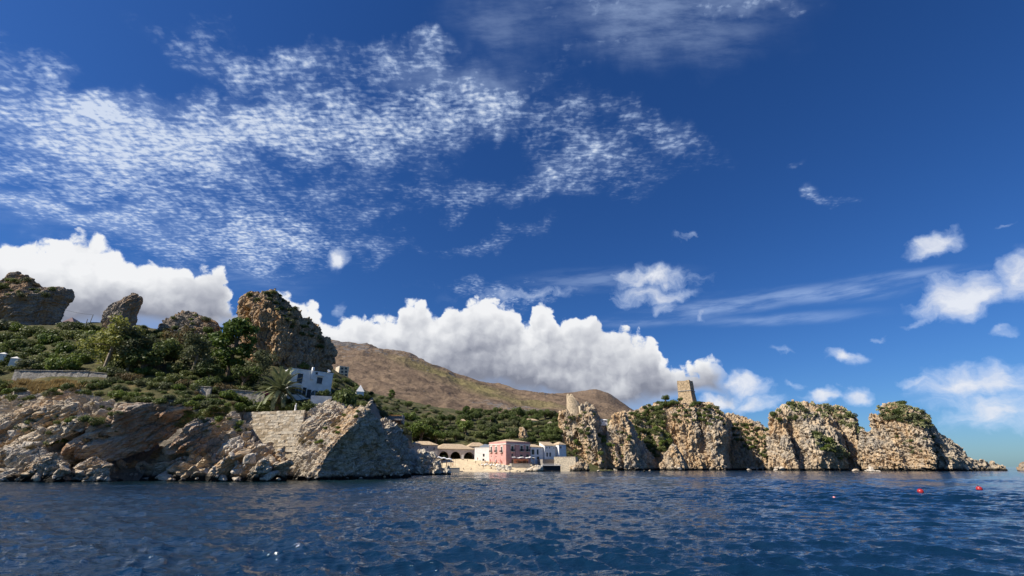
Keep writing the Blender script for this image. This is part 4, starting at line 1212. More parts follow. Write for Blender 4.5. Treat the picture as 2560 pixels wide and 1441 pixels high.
    def shed(self, rise, over=0.3, back=False, mat=None):
        """roof that climbs from the front wall to the back"""
        w, d, h, o = self.w, self.d, self.h + 0.003, over
        v = [(-o, -o, h), (w + o, -o, h), (w + o, d + o, h + rise), (-o, d + o, h + rise)]
        v += [(x, y, z - 0.16) for x, y, z in v]
        MB().add([(0, 0.0, h - 0.17), (0, d, h - 0.17), (0, d, h + rise - 0.25), (w, 0, h - 0.17), (w, d, h - 0.17), (w, d, h + rise - 0.25)], [(0, 2, 1), (3, 4, 5), (1, 2, 5, 4)]).obj('gable', self.mat, self.root)
        return MB().add(v, [(0, 1, 2, 3), (7, 6, 5, 4), (0, 4, 5, 1), (1, 5, 6, 2), (2, 6, 7, 3), (3, 7, 4, 0)]).obj('roof', mat or M_TILE, self.root)

# ------------------------------------------------------------------ the white house on the left headland
H = House('white_house', 'white two-storey house with black windows below the great rock stack', 'house', 714, 1003, 103, math.radians(42), 822, 686, 921, M_WHITE, 0.35, 3.0)
H.window('F', H.rect('F', 743, 757, 934, 959), M_GLASS, M_SHUT, inset=0.2)
H.window('F', H.rect('F', 792, 806, 944, 960), M_GLASS, M_DOOR, sill=True, inset=0.2)
H.window('F', H.rect('F', 789, 795, 931, 937), M_GLASS, M_SHUT, inset=0.15)
for a0, a1, r0, r1 in ((738, 756, 968, 988), (777, 797, 976, 997)):
    H.window('F', H.rect('F', a0, a1, r0, r1), M_GLASS, None, shutters=True, arch=True, inset=0.2)
H.walls(); H.flat()
cu0, cu1, cz0, cz1 = H.rect('F', 777, 784, 926, 950)
MB().box(cu0, cu1, -0.5, -0.004, cz0, H.h + 0.0).box(cu0 + .1, cu1 - .1, -0.4, 0.3, H.h + 0.23, H.h + 1.0).obj('chimney', M_WHITE, H.root)
lu0, lu1, lz0, lz1 = H.rect('F', 791, 809, 939, 941)
MB().box(lu0, lu1, -0.45, -0.004, lz0, lz0 + 0.14).obj('window_canopy', M_WHITE, H.root)
du = H.uvF(826, 925)[0]
dm = MB().lathe([(0.02, 0.0), (0.32, 0.08), (0.42, 0.2)], 14).tube([(0, 0, -0.5), (0, 0, 0.05)], 0.04)
dd = dm.obj('satellite_dish', M_WHITE, H.root); dd.location = (du, 1.0, H.h + 0.75); dd.rotation_euler = (0.9, 0, 0.2)
c = P(776, 1002, 100)
tag(link('garden_wall', MB().box(0, 4.2, 0, 0.3, -1.5, 1.1).mesh('garden_wall', M_WHITE), None, c, math.radians(20)), 'low white garden wall at the foot of the white house', 'wall')

# apartment block behind
H2 = House('apartment_block', 'cream apartment block with dark loggias on the slope behind the white house', 'building', 845, 945, 450, math.radians(38), 869, 835.5, 915, M_CREAM, 0.5, 14)
for k in range(2):
    for j in range(3):
        x = 852.5 + k * 9.5
        H2.window('F', H2.rect('F', x, x + 6, 919 + j * 8.2, 924.5 + j * 8.2), M_GLASS, M_SHUT, inset=0.2)
H2.walls(); H2.flat(M_WHITE)
H3 = House('pink_hill_house', 'small pink house behind the overhanging crag', 'house', 152, 822, 158, math.radians(20), 178, 146, 806, simple('faded_pink', (0.50, 0.30, 0.28)), 0.3, 4, d=8)
H3.walls(); H3.hip(2.4, 0.3, simple('mauve_roof', (0.30, 0.20, 0.20)))

# ------------------------------------------------------------------ village on the cove
H = House('pink_palace', 'two-storey salmon pink palace with white window trim by the beach', 'house', 1265, 1163.5, 250, math.radians(37), 1325.5, 1222, 1105, M_PINK, 0.5, 2)
for x in (1281, 1304, 1318.5):
    H.window('F', H.rect('F', x - 3, x + 3, 1115.5, 1129), M_GLASS, M_SHUT, surround=0.28, balcony=1.0)
for x, y0, y1 in ((1280.5, 1135, 1142), (1303.5, 1137, 1146), (1318.5, 1137, 1146)):
    H.window('F', H.rect('F', x - (1.8 if x < 1290 else 3.2), x + (1.8 if x < 1290 else 3.2), y0, y1), M_GLASS, M_SHUT)
H.window('F', H.rect('F', 1279, 1283.5, 1149, 1162.5), M_DOOR, M_DOOR, name='door')
for x in (1228.3, 1240.5, 1254.5):
    H.window('L', H.rect('L', x - 1.6, x + 1.6, 1117, 1131), M_GLASS, M_SHUT, surround=0.32, balcony=0.9)
for x, y in ((1228, 1141), (1240, 1142), (1254.5, 1138)):
    H.window('L', H.rect('L', x - 0.8, x + 0.8, y - 1.6, y + 1.6), M_GLASS, M_SHUT)
H.window('L', H.rect('L', 1238.5, 1241.5, 1150, 1157), M_DOOR, M_DOOR, name='door')
H.walls()
w, d, h = H.w, H.d, H.h
MB().box(-0.3, w + 0.3, -0.3, -0.004, h - 1.2, h - 0.85).box(-0.3, -0.004, 0, d + 0.3, h - 1.2, h - 0.85).obj('cornice', M_TRIM, H.root)
MB().box(-0.08, w + 0.08, -0.08, d + 0.08, h + 0.002, h + 0.3).obj('parapet', M_PINK, H.root)
H.h += 0.3; H.hip(1.35, -0.5)
for u in (0.36, 0.68):
    MB().box(u * d - .06, u * d + .06, -0.08, -0.004, -1.0, h - 1.2).obj('pilaster', M_PINK, H.root).rotation_euler = (0, 0, -math.pi / 2)
for o in list(H.root.children):
    if o.name.startswith('pilaster'): o.location = (0, d, 0)
MB().tube([(w * 0.38, -0.08, -0.5), (w * 0.38, -0.08, h - 1.0)], 0.06).obj('drainpipe', M_IRON, H.root)

def simple_house(name, label, a, mat, wins_f=(), wins_l=(), roof=('shed', 1.6), cat='house', arch=(), frame=None, **kw):
    h_ = House(name, label, cat, *a, mat, **kw)
    for r in wins_f: h_.window('F', h_.rect('F', *r), M_GLASS, frame or M_SHUT, inset=0.15, arch=r in arch)
    for r in wins_l: h_.window('L', h_.rect('L', *r), M_GLASS, frame or M_SHUT, inset=0.15)
    h_.walls()
    if roof[0] == 'shed': h_.shed(roof[1])
    elif roof[0] == 'hip': h_.hip(*roof[1:])
    else: h_.flat(*roof[1:])
    return h_
ar = ((1330, 1336, 1142, 1149), (1342, 1348, 1142, 1149))
simple_house('shaded_house', 'narrow blue-white house with tall dark shutters right of the pink palace', (1327, 1154, 262, math.radians(33), 1357.5, 1318, 1117.5), M_WHITE,
             ((1329, 1336, 1124, 1137), (1342, 1346.5, 1124, 1137)) + ar, (), ('shed', 1.8), arch=ar, d=8)
ar = ((1366, 1370, 1132, 1142), (1373.5, 1377.5, 1132, 1142))
simple_house('gabled_white_house', 'white house with two arched windows beside the stone quay wall', (1362, 1147, 266, math.radians(37), 1389, 1349, 1114), M_WHITE,
             ((1366, 1368.5, 1117.5, 1121.5), (1373, 1375.5, 1117.5, 1121.5), (1384, 1386, 1118.5, 1123)) + ar, (), ('shed', 2.2), arch=ar)
simple_house('end_white_house', 'last white house of the village, against the fluted cliff', (1398, 1144, 270, math.radians(37), 1416, 1380, 1111.5), M_WHITE,
             ((1400.5, 1404, 1116, 1121.5),), ((1389, 1390, 1118, 1121),), ('hip', 1.5, 0.3))
ch = simple_house('white_chapel', 'white chapel with blue-grey gable beside the pink palace', (1186, 1156, 264, math.radians(-14), 1223, 1181, 1120), M_WHITE,
             ((1207, 1211.5, 1135, 1142), (1206, 1211, 1147.5, 1155.5)), (), ('flat', M_TRIM), d=7)
u0, _, _, _ = ch.rect('F', 1199, 1222, 1112, 1120)
MB().prism([(u0, ch.h + 0.224), (ch.w, ch.h + 0.224), (ch.w, ch.h + 0.9), ((u0 + ch.w) * 0.5, ch.h + 1.9), (u0, ch.h + 0.7)], 0.2, 5.5).obj('gable', M_GABLE, ch.root)

# arched boathouse: three wide arches under a long tile roof
H = House('arched_boathouse', 'long tile-roofed boathouse with three dark arches on the beach', 'building', 1092, 1150, 268, math.radians(27), 1188, 1080, 1122, M_LILAC, 0.7, 1.5, d=15)
poly = [(0, -1.5), (0, H.h)]
poly += [(H.w, H.h), (H.w, -1.5)]
for a0, a1, tp in ((1186, 1159.5, 1130.5), (1151.5, 1126, 1129.5), (1121, 1097.5, 1128.5)):
    ua, ub = H.uvF(a0, 1140)[0], H.uvF(a1, 1140)[0]
    zt = H.uvF((a0 + a1) / 2, tp)[1]
    r = (ua - ub) / 2
    poly.append((ua, -1.5))
    for k in range(13):
        th = math.pi * k / 12
        poly.append(((ua + ub) / 2 + r * math.cos(th), max(zt - r, 0.4) + (zt - max(zt - r, 0.4)) * math.sin(th)))
    poly.append((ub, -1.5))
poly = poly[::-1]
MB().prism(poly, 0, H.t).obj('front_wall', M_LILAC, H.root)
MB().box(0, 0.5, H.t, H.d, -1.5, H.h).obj('side_wall', M_LILAC, H.root)
MB().box(H.w - 0.5, H.w, H.t, H.d, -1.5, H.h).box(0.5, H.w - 0.5, H.d - 0.5, H.d, -1.5, H.h).obj('back_wall', M_LILAC, H.root)
H.hip(3.0, 0.5, None, 0.4)
H = House('long_warehouse', 'long low pale warehouse with a row of tiny windows left of the boathouse', 'building', 1018, 1150, 250, math.radians(14), 1092.5, 1010, 1112, M_LILAC, 0.5, 2, d=9)
for x in (1033, 1051, 1068.5): H.window('F', H.rect('F', x - 1.2, x + 1.2, 1115 + (x - 1033) * .06, 1118 + (x - 1033) * .06), M_GLASS, M_SHUT)
H.window('F', H.rect('F', 1084, 1086.5, 1119, 1126), M_GLASS, M_SHUT)
H.walls(); H.hip(2.0, 0.4, None, 0.5)
H = House('rear_roof_house', 'low house with sunlit tile roof between boathouse and chapel', 'house', 1172, 1140, 285, math.radians(20), 1216, 1160, 1116, M_CREAM, 0.4, 3, d=9)
H.walls(); H.hip(2.4, 0.4)

# quay walls
def block(name, label, cat, px0, px1, r0, r1, Y, phi, mat, depth, sink=2.0):
    h_ = House(name, label, cat, px0, r1, Y, phi, px1, px0 - 5, r0, mat, d=depth)
    o = MB().box(0, h_.w, 0, depth, -sink, h_.h).obj('masonry', mat, h_.root)
    MB().box(-0.06, h_.w + 0.06, -0.08, depth, h_.h + 0.003, h_.h + 0.14).obj('coping', M_TRIM if mat is M_WHITE else mat, h_.root)
    return h_
block('quay_wall', 'tall sunlit stone quay wall right of the white houses', 'wall', 1386, 1440, 1143, 1178, 252, math.radians(-16), M_STONE, 9)
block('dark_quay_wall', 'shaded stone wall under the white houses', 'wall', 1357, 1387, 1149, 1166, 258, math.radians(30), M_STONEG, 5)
block('terrace_wall', 'grey terrace wall below the awning of the pink palace', 'wall', 1279, 1326, 1159.5, 1172, 243, math.radians(8), M_CONC, 9)
block('jetty', 'short concrete jetty at the left end of the beach', 'jetty', 1124, 1148.5, 1170.5, 1179, 226, math.radians(5), M_CONC, 6)
# awning
a = P(1281, 1160, 244.5)
r = thing('terrace_awning', 'white wavy awning on thin posts over the palace terrace', 'awning', a, math.radians(6))
W_ = P(1341, 1160, 244.5).x - a.x
n = 14
v = []
for i in range(n + 1):
    for j in range(4):
        v.append((W_ * i / n, -0.4 + 4.2 * j / 3, 2.9 + 0.22 * math.sin(i * 1.3) + 0.12 * math.sin(i * 2.9 + 1) + 0.1 * j))
f = [(i * 4 + j, (i + 1) * 4 + j, (i + 1) * 4 + j + 1, i * 4 + j + 1) for i in range(n) for j in range(3)]
m = MB(); m.add(v, f); m.add([(x, y, z - 0.05) for x, y, z in v], [q[::-1] for q in f]); m.obj('canvas', M_CLOTH, r)
for i in range(6):
    for y in (0.0, 3.6): MB().tube([(W_ * (i + .3) / 5.6, y, -1.0), (W_ * (i + .3) / 5.6, y, 2.75)], 0.05, 6).obj('post', M_WOOD, r)
MB().box(1.2, W_ * 0.72, 4.3, 4.4, 0, 2.3).obj('screen', M_TERRA, r)
# boat shelter
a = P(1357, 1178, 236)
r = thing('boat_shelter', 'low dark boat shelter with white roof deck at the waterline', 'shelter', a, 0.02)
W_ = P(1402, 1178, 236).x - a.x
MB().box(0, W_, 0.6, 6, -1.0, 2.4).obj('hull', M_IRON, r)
MB().box(-0.3, W_ + 0.3, -0.2, 6.2, 2.404, 2.6).box(0.4, W_ - 0.5, 0.4, 6.1, 3.0, 3.16).obj('roof_deck', M_CLOTH, r)
for i in range(5): MB().box(W_ * i / 4.2 + .3, W_ * i / 4.2 + .45, 0.5, 0.65, 2.604, 2.996).obj('post', M_IRON, r)

# ------------------------------------------------------------------ towers
def frustum(w0, w1, z0, z1, cx=0.0, cy=0.0):
    a, b_ = w0 / 2, w1 / 2
    v = [(-a,-a,z0),(a,-a,z0),(a,a,z0),(-a,a,z0),(-b_,-b_,z1),(b_,-b_,z1),(b_,b_,z1),(-b_,b_,z1)]
    return MB().add([(x + cx, y + cy, z) for x, y, z in v], [(3,2,1,0),(4,5,6,7),(0,1,5,4),(1,2,6,5),(2,3,7,6),(3,0,4,7)])
M_TOWER = simple('tower_masonry', (0.42, 0.31, 0.19), 0.95, 0.45, 0.9, 0.35)
hit = cast(1724, 1006)
tb = P(1725, 1004.5, 344)
TW = (P(1744, 990, 344).x - P(1702, 990, 344).x) / 1.36
tw = thing('watchtower', 'square stone watchtower with battered base on top of the cliff', 'tower', tb + Vector((0, TW * 0.5, 0)), math.radians(52))
zt = P(1724, 955, 350).z - tb.z
zc = P(1724, 981, 350).z - tb.z
frustum(TW * 1.20, TW * 1.02, -3.0, zc).obj('battered_base', M_TOWER, tw)
frustum(TW * 1.11, TW * 1.11, zc + 0.004, zc + 0.5).obj('string_course', M_STONEG, tw)
frustum(TW * 1.015, TW * 0.995, zc + 0.504, zt - 0.9).obj('upper_wall', M_TOWER, tw)
pm = MB()
hw = TW * 0.485
for s0, s1, hh in ((-1, -.5, 1.1), (-.5, .1, .8), (.1, .55, .95), (.55, 1, 1.25)):
    z1 = zt - 0.9 + hh
    pm.box(hw * s0, hw * s1, -hw, -hw + .5, zt - .896, z1).box(hw * s0, hw * s1, hw - .5, hw, zt - .896, z1 + .15)
    pm.box(-hw, -hw + .5, hw * s0 * .93, hw * s1 * .93, zt - .896, z1 - .1).box(hw - .5, hw, hw * s0 * .93, hw * s1 * .93, zt - .896, z1 - .2)
pm.obj('parapet', M_TOWER, tw)
MB().box(-.45, .45, -hw - .10, -hw + .1, zc + 2.0, zc + 3.6).obj('window', M_GLASS, tw)
MB().box(-hw - .12, -hw + .1, -.35, .35, zc + 2.4, zc + 3.3).obj('window', M_GLASS, tw)
MB().box(-.1, .3, -hw * 1.09 - .1, -hw, -0.5, zc - .2).obj('buttress_strip', M_STONEG, tw)

rt = P(1439, 1031, 307)
R_ = (P(1456, 1010, 307).x - P(1416, 1010, 307).x) / 2
zt = P(1437, 985, 307).z - rt.z
v, f = [], []
ns, nl = 40, 16
rg = random.Random(4)
tops = []
for k in range(ns):
    th = 2 * math.pi * k / ns
    sx_, sy_ = math.cos(th), math.sin(th)
    t_ = zt * (0.98 if sx_ < -0.35 else 0.98 - 0.72 * min(1, (sx_ + 0.35) / 1.1))
    tops.append(max(1.0, t_ + rg.uniform(-1.1, 0.5)))
for inner in (0, 1):
    for l in range(nl + 1):
        for k in range(ns):
            th = 2 * math.pi * k / ns
            q = l / nl
            rr = (R_ * (1.06 - 0.08 * q) if not inner else R_ * 0.8) * (1 + rg.uniform(-.012, .012))
            v.append((rr * math.cos(th), rr * math.sin(th), -10 + (tops[k] + 10) * q))
for inner in (0, 1):
    o = inner * (nl + 1) * ns
    for l in range(nl):
        for k in range(ns):
            q = (o + l*ns + k, o + l*ns + (k+1) % ns, o + (l+1)*ns + (k+1) % ns, o + (l+1)*ns + k)
            f.append(q if not inner else q[::-1])
o1, o2 = nl * ns, (nl + 1) * ns + nl * ns
for k in range(ns): f.append((o1 + k, o1 + (k+1) % ns, o2 + (k+1) % ns, o2 + k))
r = thing('ruined_tower', 'roofless ruined round tower on the spire above the village', 'tower', rt + Vector((0, R_ * 0.6, 0)))
MB().add(v, f).obj('broken_wall', simple('ruin_masonry', (0.47, 0.37, 0.25), 0.95, 0.4, 0.9, 0.3), r)
for k, (a_, hh, ww) in enumerate(((20, .5, 1.6), (60, .55, 1.2), (-25, .42, 2.0), (-60, .3, 1.8), (100, .75, 1.2))):
    th = math.radians(a_)
    m = MB().box(-ww / 2, ww / 2, -.5, .5, 0, zt * hh + 1.2)
    o = m.obj('rubble', M_STONE, r); o.location = (R_ * 1.05 * math.cos(th), R_ * 1.05 * math.sin(th), -1.0); o.rotation_euler = (0.1 * k - .2, 0.12, th)

# ------------------------------------------------------------------ small buildings on the hillside
def at_hit(px, py, back=0.0):
    h_ = cast(px, py)
    return h_[0] if h_ else P(px, py, 300)
def small_house(name, label, px, py, wpx, hpx, mat, roof=M_TILE, phi=0.3, wins=2, cat='house'):
    p = at_hit(px, py)
    Y = p.y
    k = Y / 1140 * 1.02
    w_, h_ = wpx * k, hpx * k
    r = thing(name, label, cat, p, phi)
    ops = [(w_ * (i + .3) / wins, w_ * (i + .7) / wins, h_ * .25, h_ * .75) for i in range(wins)]
    o = wall_mesh(w_, h_ + 2, .3, [(a, b_, c + 2, d + 2) for a, b_, c, d in ops]).obj('front_wall', mat, r); o.location = (0, 0, -2)
    MB().box(0, .3, .3, w_ * .7, -2, h_).box(w_ - .3, w_, .3, w_ * .7, -2, h_).box(.3, w_ - .3, w_ * .7 - .3, w_ * .7, -2, h_).obj('back_wall', mat, r)
    for a, b_, c, d in ops: MB().box(a, b_, .15, .2, c, d).obj('window', M_GLASS, r)
    D = w_ * .7
    v = [(-.5, -.5, h_ + .003), (w_ + .5, -.5, h_ + .003), (w_ + .5, D + .5, h_ + .003), (-.5, D + .5, h_ + .003), (w_ * .3, D / 2, h_ * 1.5), (w_ * .7, D / 2, h_ * 1.5)]
    MB().add(v, [(0, 1, 5, 4), (1, 2, 5), (2, 3, 4, 5), (3, 0, 4), (3, 2, 1, 0)]).obj('roof', roof, r)
    return r
small_house('veranda_villa', 'small villa with terracotta roof among trees above the pink palace', 1312, 1062, 34, 10, M_CREAM, M_TILE, 0.25, 3)
small_house('hut', 'pale square hut in the trees above the boathouse', 1151, 1064, 12, 10, M_CREAM, M_TILE, 0.3, 1, 'hut')
small_house('white_roofed_villa', 'tiny white-roofed villa in the gap right of the ruined tower', 1502, 1056, 16, 5, M_WHITE, M_WHITE, 0.1, 2)
small_house('flat_villa', 'low white villa behind the watchtower hedge', 1640, 1010, 22, 4, M_CREAM, M_CREAM, 0.1, 2)
# old stone farm with dry-stone walls
p = at_hit(956, 1044)
k = p.y / 1140 * .8
r = thing('stone_farmhouse', 'long roofless stone farmhouse on the slope behind the leaning rock', 'ruin', p, 0.12)
MB().box(0, 60 * k, 0, .5, -1, 4.5 * k).box(0, .5, .5, 8, -2, 6 * k).box(20 * k, 20 * k + .5, .5, 8, -2, 7 * k).box(60 * k - .5, 60 * k, .5, 8, -2, 9 * k).box(.5, 60 * k - .5, 8, 8.5, -2, 9 * k).obj('wall', M_STONEG, r)
MB().add([(14 * k, -.4, 8.1 * k), (52 * k, -.4, 8.1 * k), (52 * k, 8.3, 11 * k), (14 * k, 8.3, 11 * k)], [(0, 1, 2, 3), (3, 2, 1, 0)]).obj('roof_remains', M_TILE, r)
# thatched parasol
p = at_hit(1376, 1066)
r = thing('thatched_parasol', 'thatched parasol beside the villa among the trees', 'parasol', p)
MB().tube([(0, 0, -1), (0, 0, 2.6)], .09).obj('pole', M_WOOD, r)
MB().lathe([(2.6, 2.0), (2.5, 2.15), (0.15, 3.8), (0.02, 3.9)], 14).obj('thatch', simple('thatch', (0.23, 0.19, 0.13), .95, .3, 4), r)

# ------------------------------------------------------------------ walls, posts and poles on the left headland
def stone_wall(name, label, pa, pb, height, rows, seed, mat, mats, top_n=None):
    """retaining wall between two ground points, built of single squared stones in courses"""
    d = pb - pa; d.z = 0
    L = d.length
    r = thing(name, label, 'wall', pa, math.atan2(d.y, d.x))
    MB().box(0, L - .8, 0.12, 8.5, -1.5, height - .05).obj('core', mat, r)
    rg = random.Random(seed)
    var = []
    for k in range(9):
        m = MB().box(0, 1, 0, 1, 0, 1)
        m.v = [(x + rg.uniform(-.05, .05) * (1 if 0 < x else 1), y + rg.uniform(-.25, .2) * (y < .5), z + rg.uniform(-.06, .06)) for x, y, z in m.v]
        var.append(m.mesh('stone', mats[k % len(mats)]))
    hc = height / rows
    n = 0
    for i in range(rows):
        x = -rg.uniform(0, .3)
        while x < L:
            ln = rg.uniform(.55, 1.5) * (1.0 if n < 240 else 1.6)
            e = min(x + ln, L)
            if e - max(x, 0) > .15:
                o = link('stone', var[rg.randrange(9)], r, (max(x, 0) + .015, -0.06 - rg.uniform(0, .09), i * hc + .012), None, (e - max(x, 0) - .03, .34, hc - .024))
                n += 1
            x = e
            if e >= L: break
    return r
M_ST1 = simple('sandstone_block', (0.54, 0.45, 0.33), .95, .22, 2.0, .1)
M_ST2 = simple('pale_stone_block', (0.60, 0.52, 0.40), .95, .2, 2.0, .1)
M_ST3 = simple('buff_stone_block', (0.48, 0.385, 0.265), .95, .25, 2.0, .1)
pa, pb = P(612, 1030, 94.5), P(762, 1029, 90.5)
hgt = 7.6
pa.z = P(690, 1028, 92).z - hgt; pb.z = pa.z
stone_wall('terrace_retaining_wall', 'tall sunlit retaining wall of coursed stone under the palm terrace', pa, pb, hgt, 14, 3, M_ST3, [M_ST1, M_ST2, M_ST3])
def dry_wall(name, label, p0, p1, hh, mat, t=.45):
    d = p1 - p0
    L = math.hypot(d.x, d.y)
    n = max(8, int(L / .5))
    rg = random.Random(int(L * 100))
    r = thing(name, label, 'wall', p0, math.atan2(d.y, d.x))
    v, f = [], []
    for i in range(n + 1):
        x = L * i / n
        z = d.z * i / n
        tp = z + hh + rg.uniform(-.08, .08)
        yy = rg.uniform(-.05, .05)
        v += [(x, yy, z - 2.5), (x, yy + rg.uniform(0, .05), tp), (x, yy + t, tp), (x, yy + t, z - 2.5)]
    for i in range(n):
        for k_ in range(3): f.append((4*i + k_, 4*i + k_ + 1, 4*i + 4 + k_ + 1, 4*i + 4 + k_)[::-1])
    f += [(0, 1, 2, 3)[::-1], (4*n, 4*n+1, 4*n+2, 4*n+3)]
    MB().add(v, f).obj('masonry', mat, r)
    m = MB()
    for i in range(n): m.box(L * i / n + .01, L * (i + 1) / n - .01, -.1, t + .1, d.z * i / n + hh + .085, d.z * i / n + hh + .2)
    m.obj('coping', mat, r)
    return r
M_DRY = simple('rubble_wall', (0.36, 0.325, 0.28), .95, .45, 3.0, .12)
dry_wall('roadside_wall', 'pale rubble wall above the dry grass at far left', P(28, 950, 96.5), P(215, 952, 97.5), 1.9, M_DRY)
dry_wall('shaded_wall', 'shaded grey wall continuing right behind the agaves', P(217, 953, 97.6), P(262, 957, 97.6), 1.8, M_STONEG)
dry_wall('garden_terrace_wall', 'grey garden wall under the pine', P(480, 1000, 95), P(520, 1002, 95), 2.6, M_DRY)
dry_wall('flower_bank_wall', 'low stone garden wall above the pink flowers', P(520, 985, 98), P(660, 996, 100), 1.1, M_DRY)
block('sea_bunker', 'small walled-up stone block set in the cliff left of the retaining wall', 'wall', 540, 581, 1054, 1082, 86.0, math.radians(-4), M_STONEG, 3, 1.0)

def post(name, label, px, py, top, wid, mat, cat='post', cap=.82, group=None):
    p = at_hit(px, py)
    k = p.y / 1140 * 1.06
    h_, w_ = (py - top) * k, wid * k
    r = thing(name, label, cat, p, 0.4, group)
    MB().box(-w_/2, w_/2, -w_/2, w_/2, -1, h_ * cap).obj('shaft', mat, r)
    v = [(-w_/2*1.1, -w_/2*1.1, h_*cap+.003), (w_/2*1.1, -w_/2*1.1, h_*cap+.003), (w_/2*1.1, w_/2*1.1, h_*cap+.003), (-w_/2*1.1, w_/2*1.1, h_*cap+.003), (0, 0, h_)]
    MB().add(v, [(0,1,4),(1,2,4),(2,3,4),(3,0,4),(3,2,1,0)]).obj('cap', mat, r)
post('gate_pillar', 'white gate pillar standing on the rubble wall at the left', 30, 924, 893, 14, M_TRIM)
post('edge_pillar', 'white gate pillar cut by the left picture edge', 0, 912, 882, 14, M_TRIM)
post('white_shrine', 'white pyramid-topped shrine on the rocky point', 898, 994, 965, 17, M_WHITE, 'shrine', .42)
p = P(738, 1027.5, 91.4)
r = thing('white_statue', 'small white statue on the end of the retaining wall', 'statue', p, -0.3)
MB().lathe([(.22, -0.4), (.22, .12), (.17, .14), (.20, .5), (.17, .75), (.21, .98), (.10, 1.12), (.11, 1.2), (.12, 1.3), (.07, 1.4), (.01, 1.42)], 10).obj('figure', M_TRIM, r, True)
MB().box(-.28, .28, -.28, .28, -.8, -.404).obj('plinth', M_TRIM, r)
def pole(name, label, px, py, top, dx, arms=False):
    h_ = cast(px, py)
    p = h_[0] if h_ else P(px, py, 130)
    q = P(px + dx, top, p.y)
    r = thing(name, label, 'pole', p)
    MB().tube([(0, 0, -1), (q.x - p.x, 0, q.z - p.z)], [.16, .10], 8).obj('shaft', M_CONC, r)
    return q
q1 = pole('concrete_pole', 'leaning concrete pole in front of the overhanging crag', 90, 802, 752, 21)
q2 = pole('thin_pole', 'thin grey pole on the skyline right of the pink house', 222, 814, 787, 11)
q3 = pole('far_pole', 'second tiny pole on the skyline beside the thin grey pole', 216, 808, 798, 3)
def wire(label, a, b_, sag):
    pts = [a.lerp(b_, i / 12) - Vector((0, 0, sag * 4 * (i / 12) * (1 - i / 12))) for i in range(13)]
    base = pts[0].copy()
    tag(link('cable', MB().tube([x - base for x in pts], .035, 5).mesh('cable', M_IRON), None, base), label, 'cable')
wire('sagging cable from the leaning concrete pole to the thin pole', q1, q2, 1.0)
wire('sagging cable from the leaning concrete pole to the left edge', q1, P(-60, 795, q1.y - 4), 1.0)
rl0, rl1 = P(835, 1004, 99), P(866, 983, 106)
tag(link('handrail', MB().tube([(0, 0, 0), tuple(rl1 - rl0)], .08, 6).tube([(0, 0, -1.6), (0, 0, 0)], .06, 6).tube([tuple((rl1 - rl0)), tuple(rl1 - rl0 - Vector((0, 0, 1.6)))], .06, 6).mesh('handrail', M_CONC), None, rl0), 'pale handrail climbing the path right of the white house', 'handrail')

# ------------------------------------------------------------------ plants
def leaf_mat(name, c1, c2, tr=0.32):
    m, b, pr, out = mat_new(name)
    g = b.n('ShaderNodeNewGeometry')
    oi = b.n('ShaderNodeObjectInfo')
    n = b.noise(g.outputs['Position'], 0.8, 3, 0.6)
    f = b.math('ADD', b.math('MULTIPLY', oi.outputs['Random'], 0.6), b.math('MULTIPLY', g.outputs['Random Per Island'], 0.5))
    c = b.mix(b.math('MULTIPLY', f, b.mapr(n, 0.3, 0.7, 0.7, 1.5), clamp=True), c1, c2)
    b.put(pr.inputs['Base Color'], c)
    pr.inputs['Roughness'].default_value = 0.55
    pr.inputs['Specular IOR Level'].default_value = 0.25
    t = b.n('ShaderNodeBsdfTranslucent')
    b.put(t.inputs[0], c)
    mx = b.n('ShaderNodeMixShader')
    mx.inputs[0].default_value = tr
    b.put(mx.inputs[1], pr.outputs[0]); b.put(mx.inputs[2], t.outputs[0])
    b.put(out.inputs[0], mx.outputs[0])
    return m
L_DARK = leaf_mat('maquis_leaf', (0.050, 0.074, 0.020), (0.140, 0.172, 0.048))
L_LENT = leaf_mat('lentisk_leaf', (0.072, 0.094, 0.027), (0.190, 0.210, 0.068))
L_OLIVE = leaf_mat('olive_leaf', (0.080, 0.095, 0.042), (0.160, 0.170, 0.078))
L_BRIGHT = leaf_mat('fresh_leaf', (0.070, 0.115, 0.020), (0.185, 0.230, 0.048))
L_EUCA = leaf_mat('eucalyptus_leaf', (0.105, 0.130, 0.030), (0.300, 0.300, 0.070), 0.35)
L_PINE = leaf_mat('pine_needle', (0.038, 0.072, 0.014), (0.120, 0.170, 0.032))
L_DRY = leaf_mat('dry_leaf', (0.10, 0.075, 0.035), (0.21, 0.155, 0.07))
L_PEAR = leaf_mat('prickly_pear_pad', (0.130, 0.145, 0.062), (0.300, 0.300, 0.140), 0.05)
L_PALM = leaf_mat('palm_frond', (0.110, 0.135, 0.062), (0.270, 0.290, 0.150), 0.2)
L_FLOWER = leaf_mat('bougainvillea', (0.30, 0.03, 0.13), (0.50, 0.07, 0.24), 0.3)
M_BARK = simple('bark', (0.15, 0.11, 0.075), 0.95, 0.3, 3.0)
M_BARKP = simple('pale_bark', (0.26, 0.21, 0.155), 0.9, 0.25, 2.0)

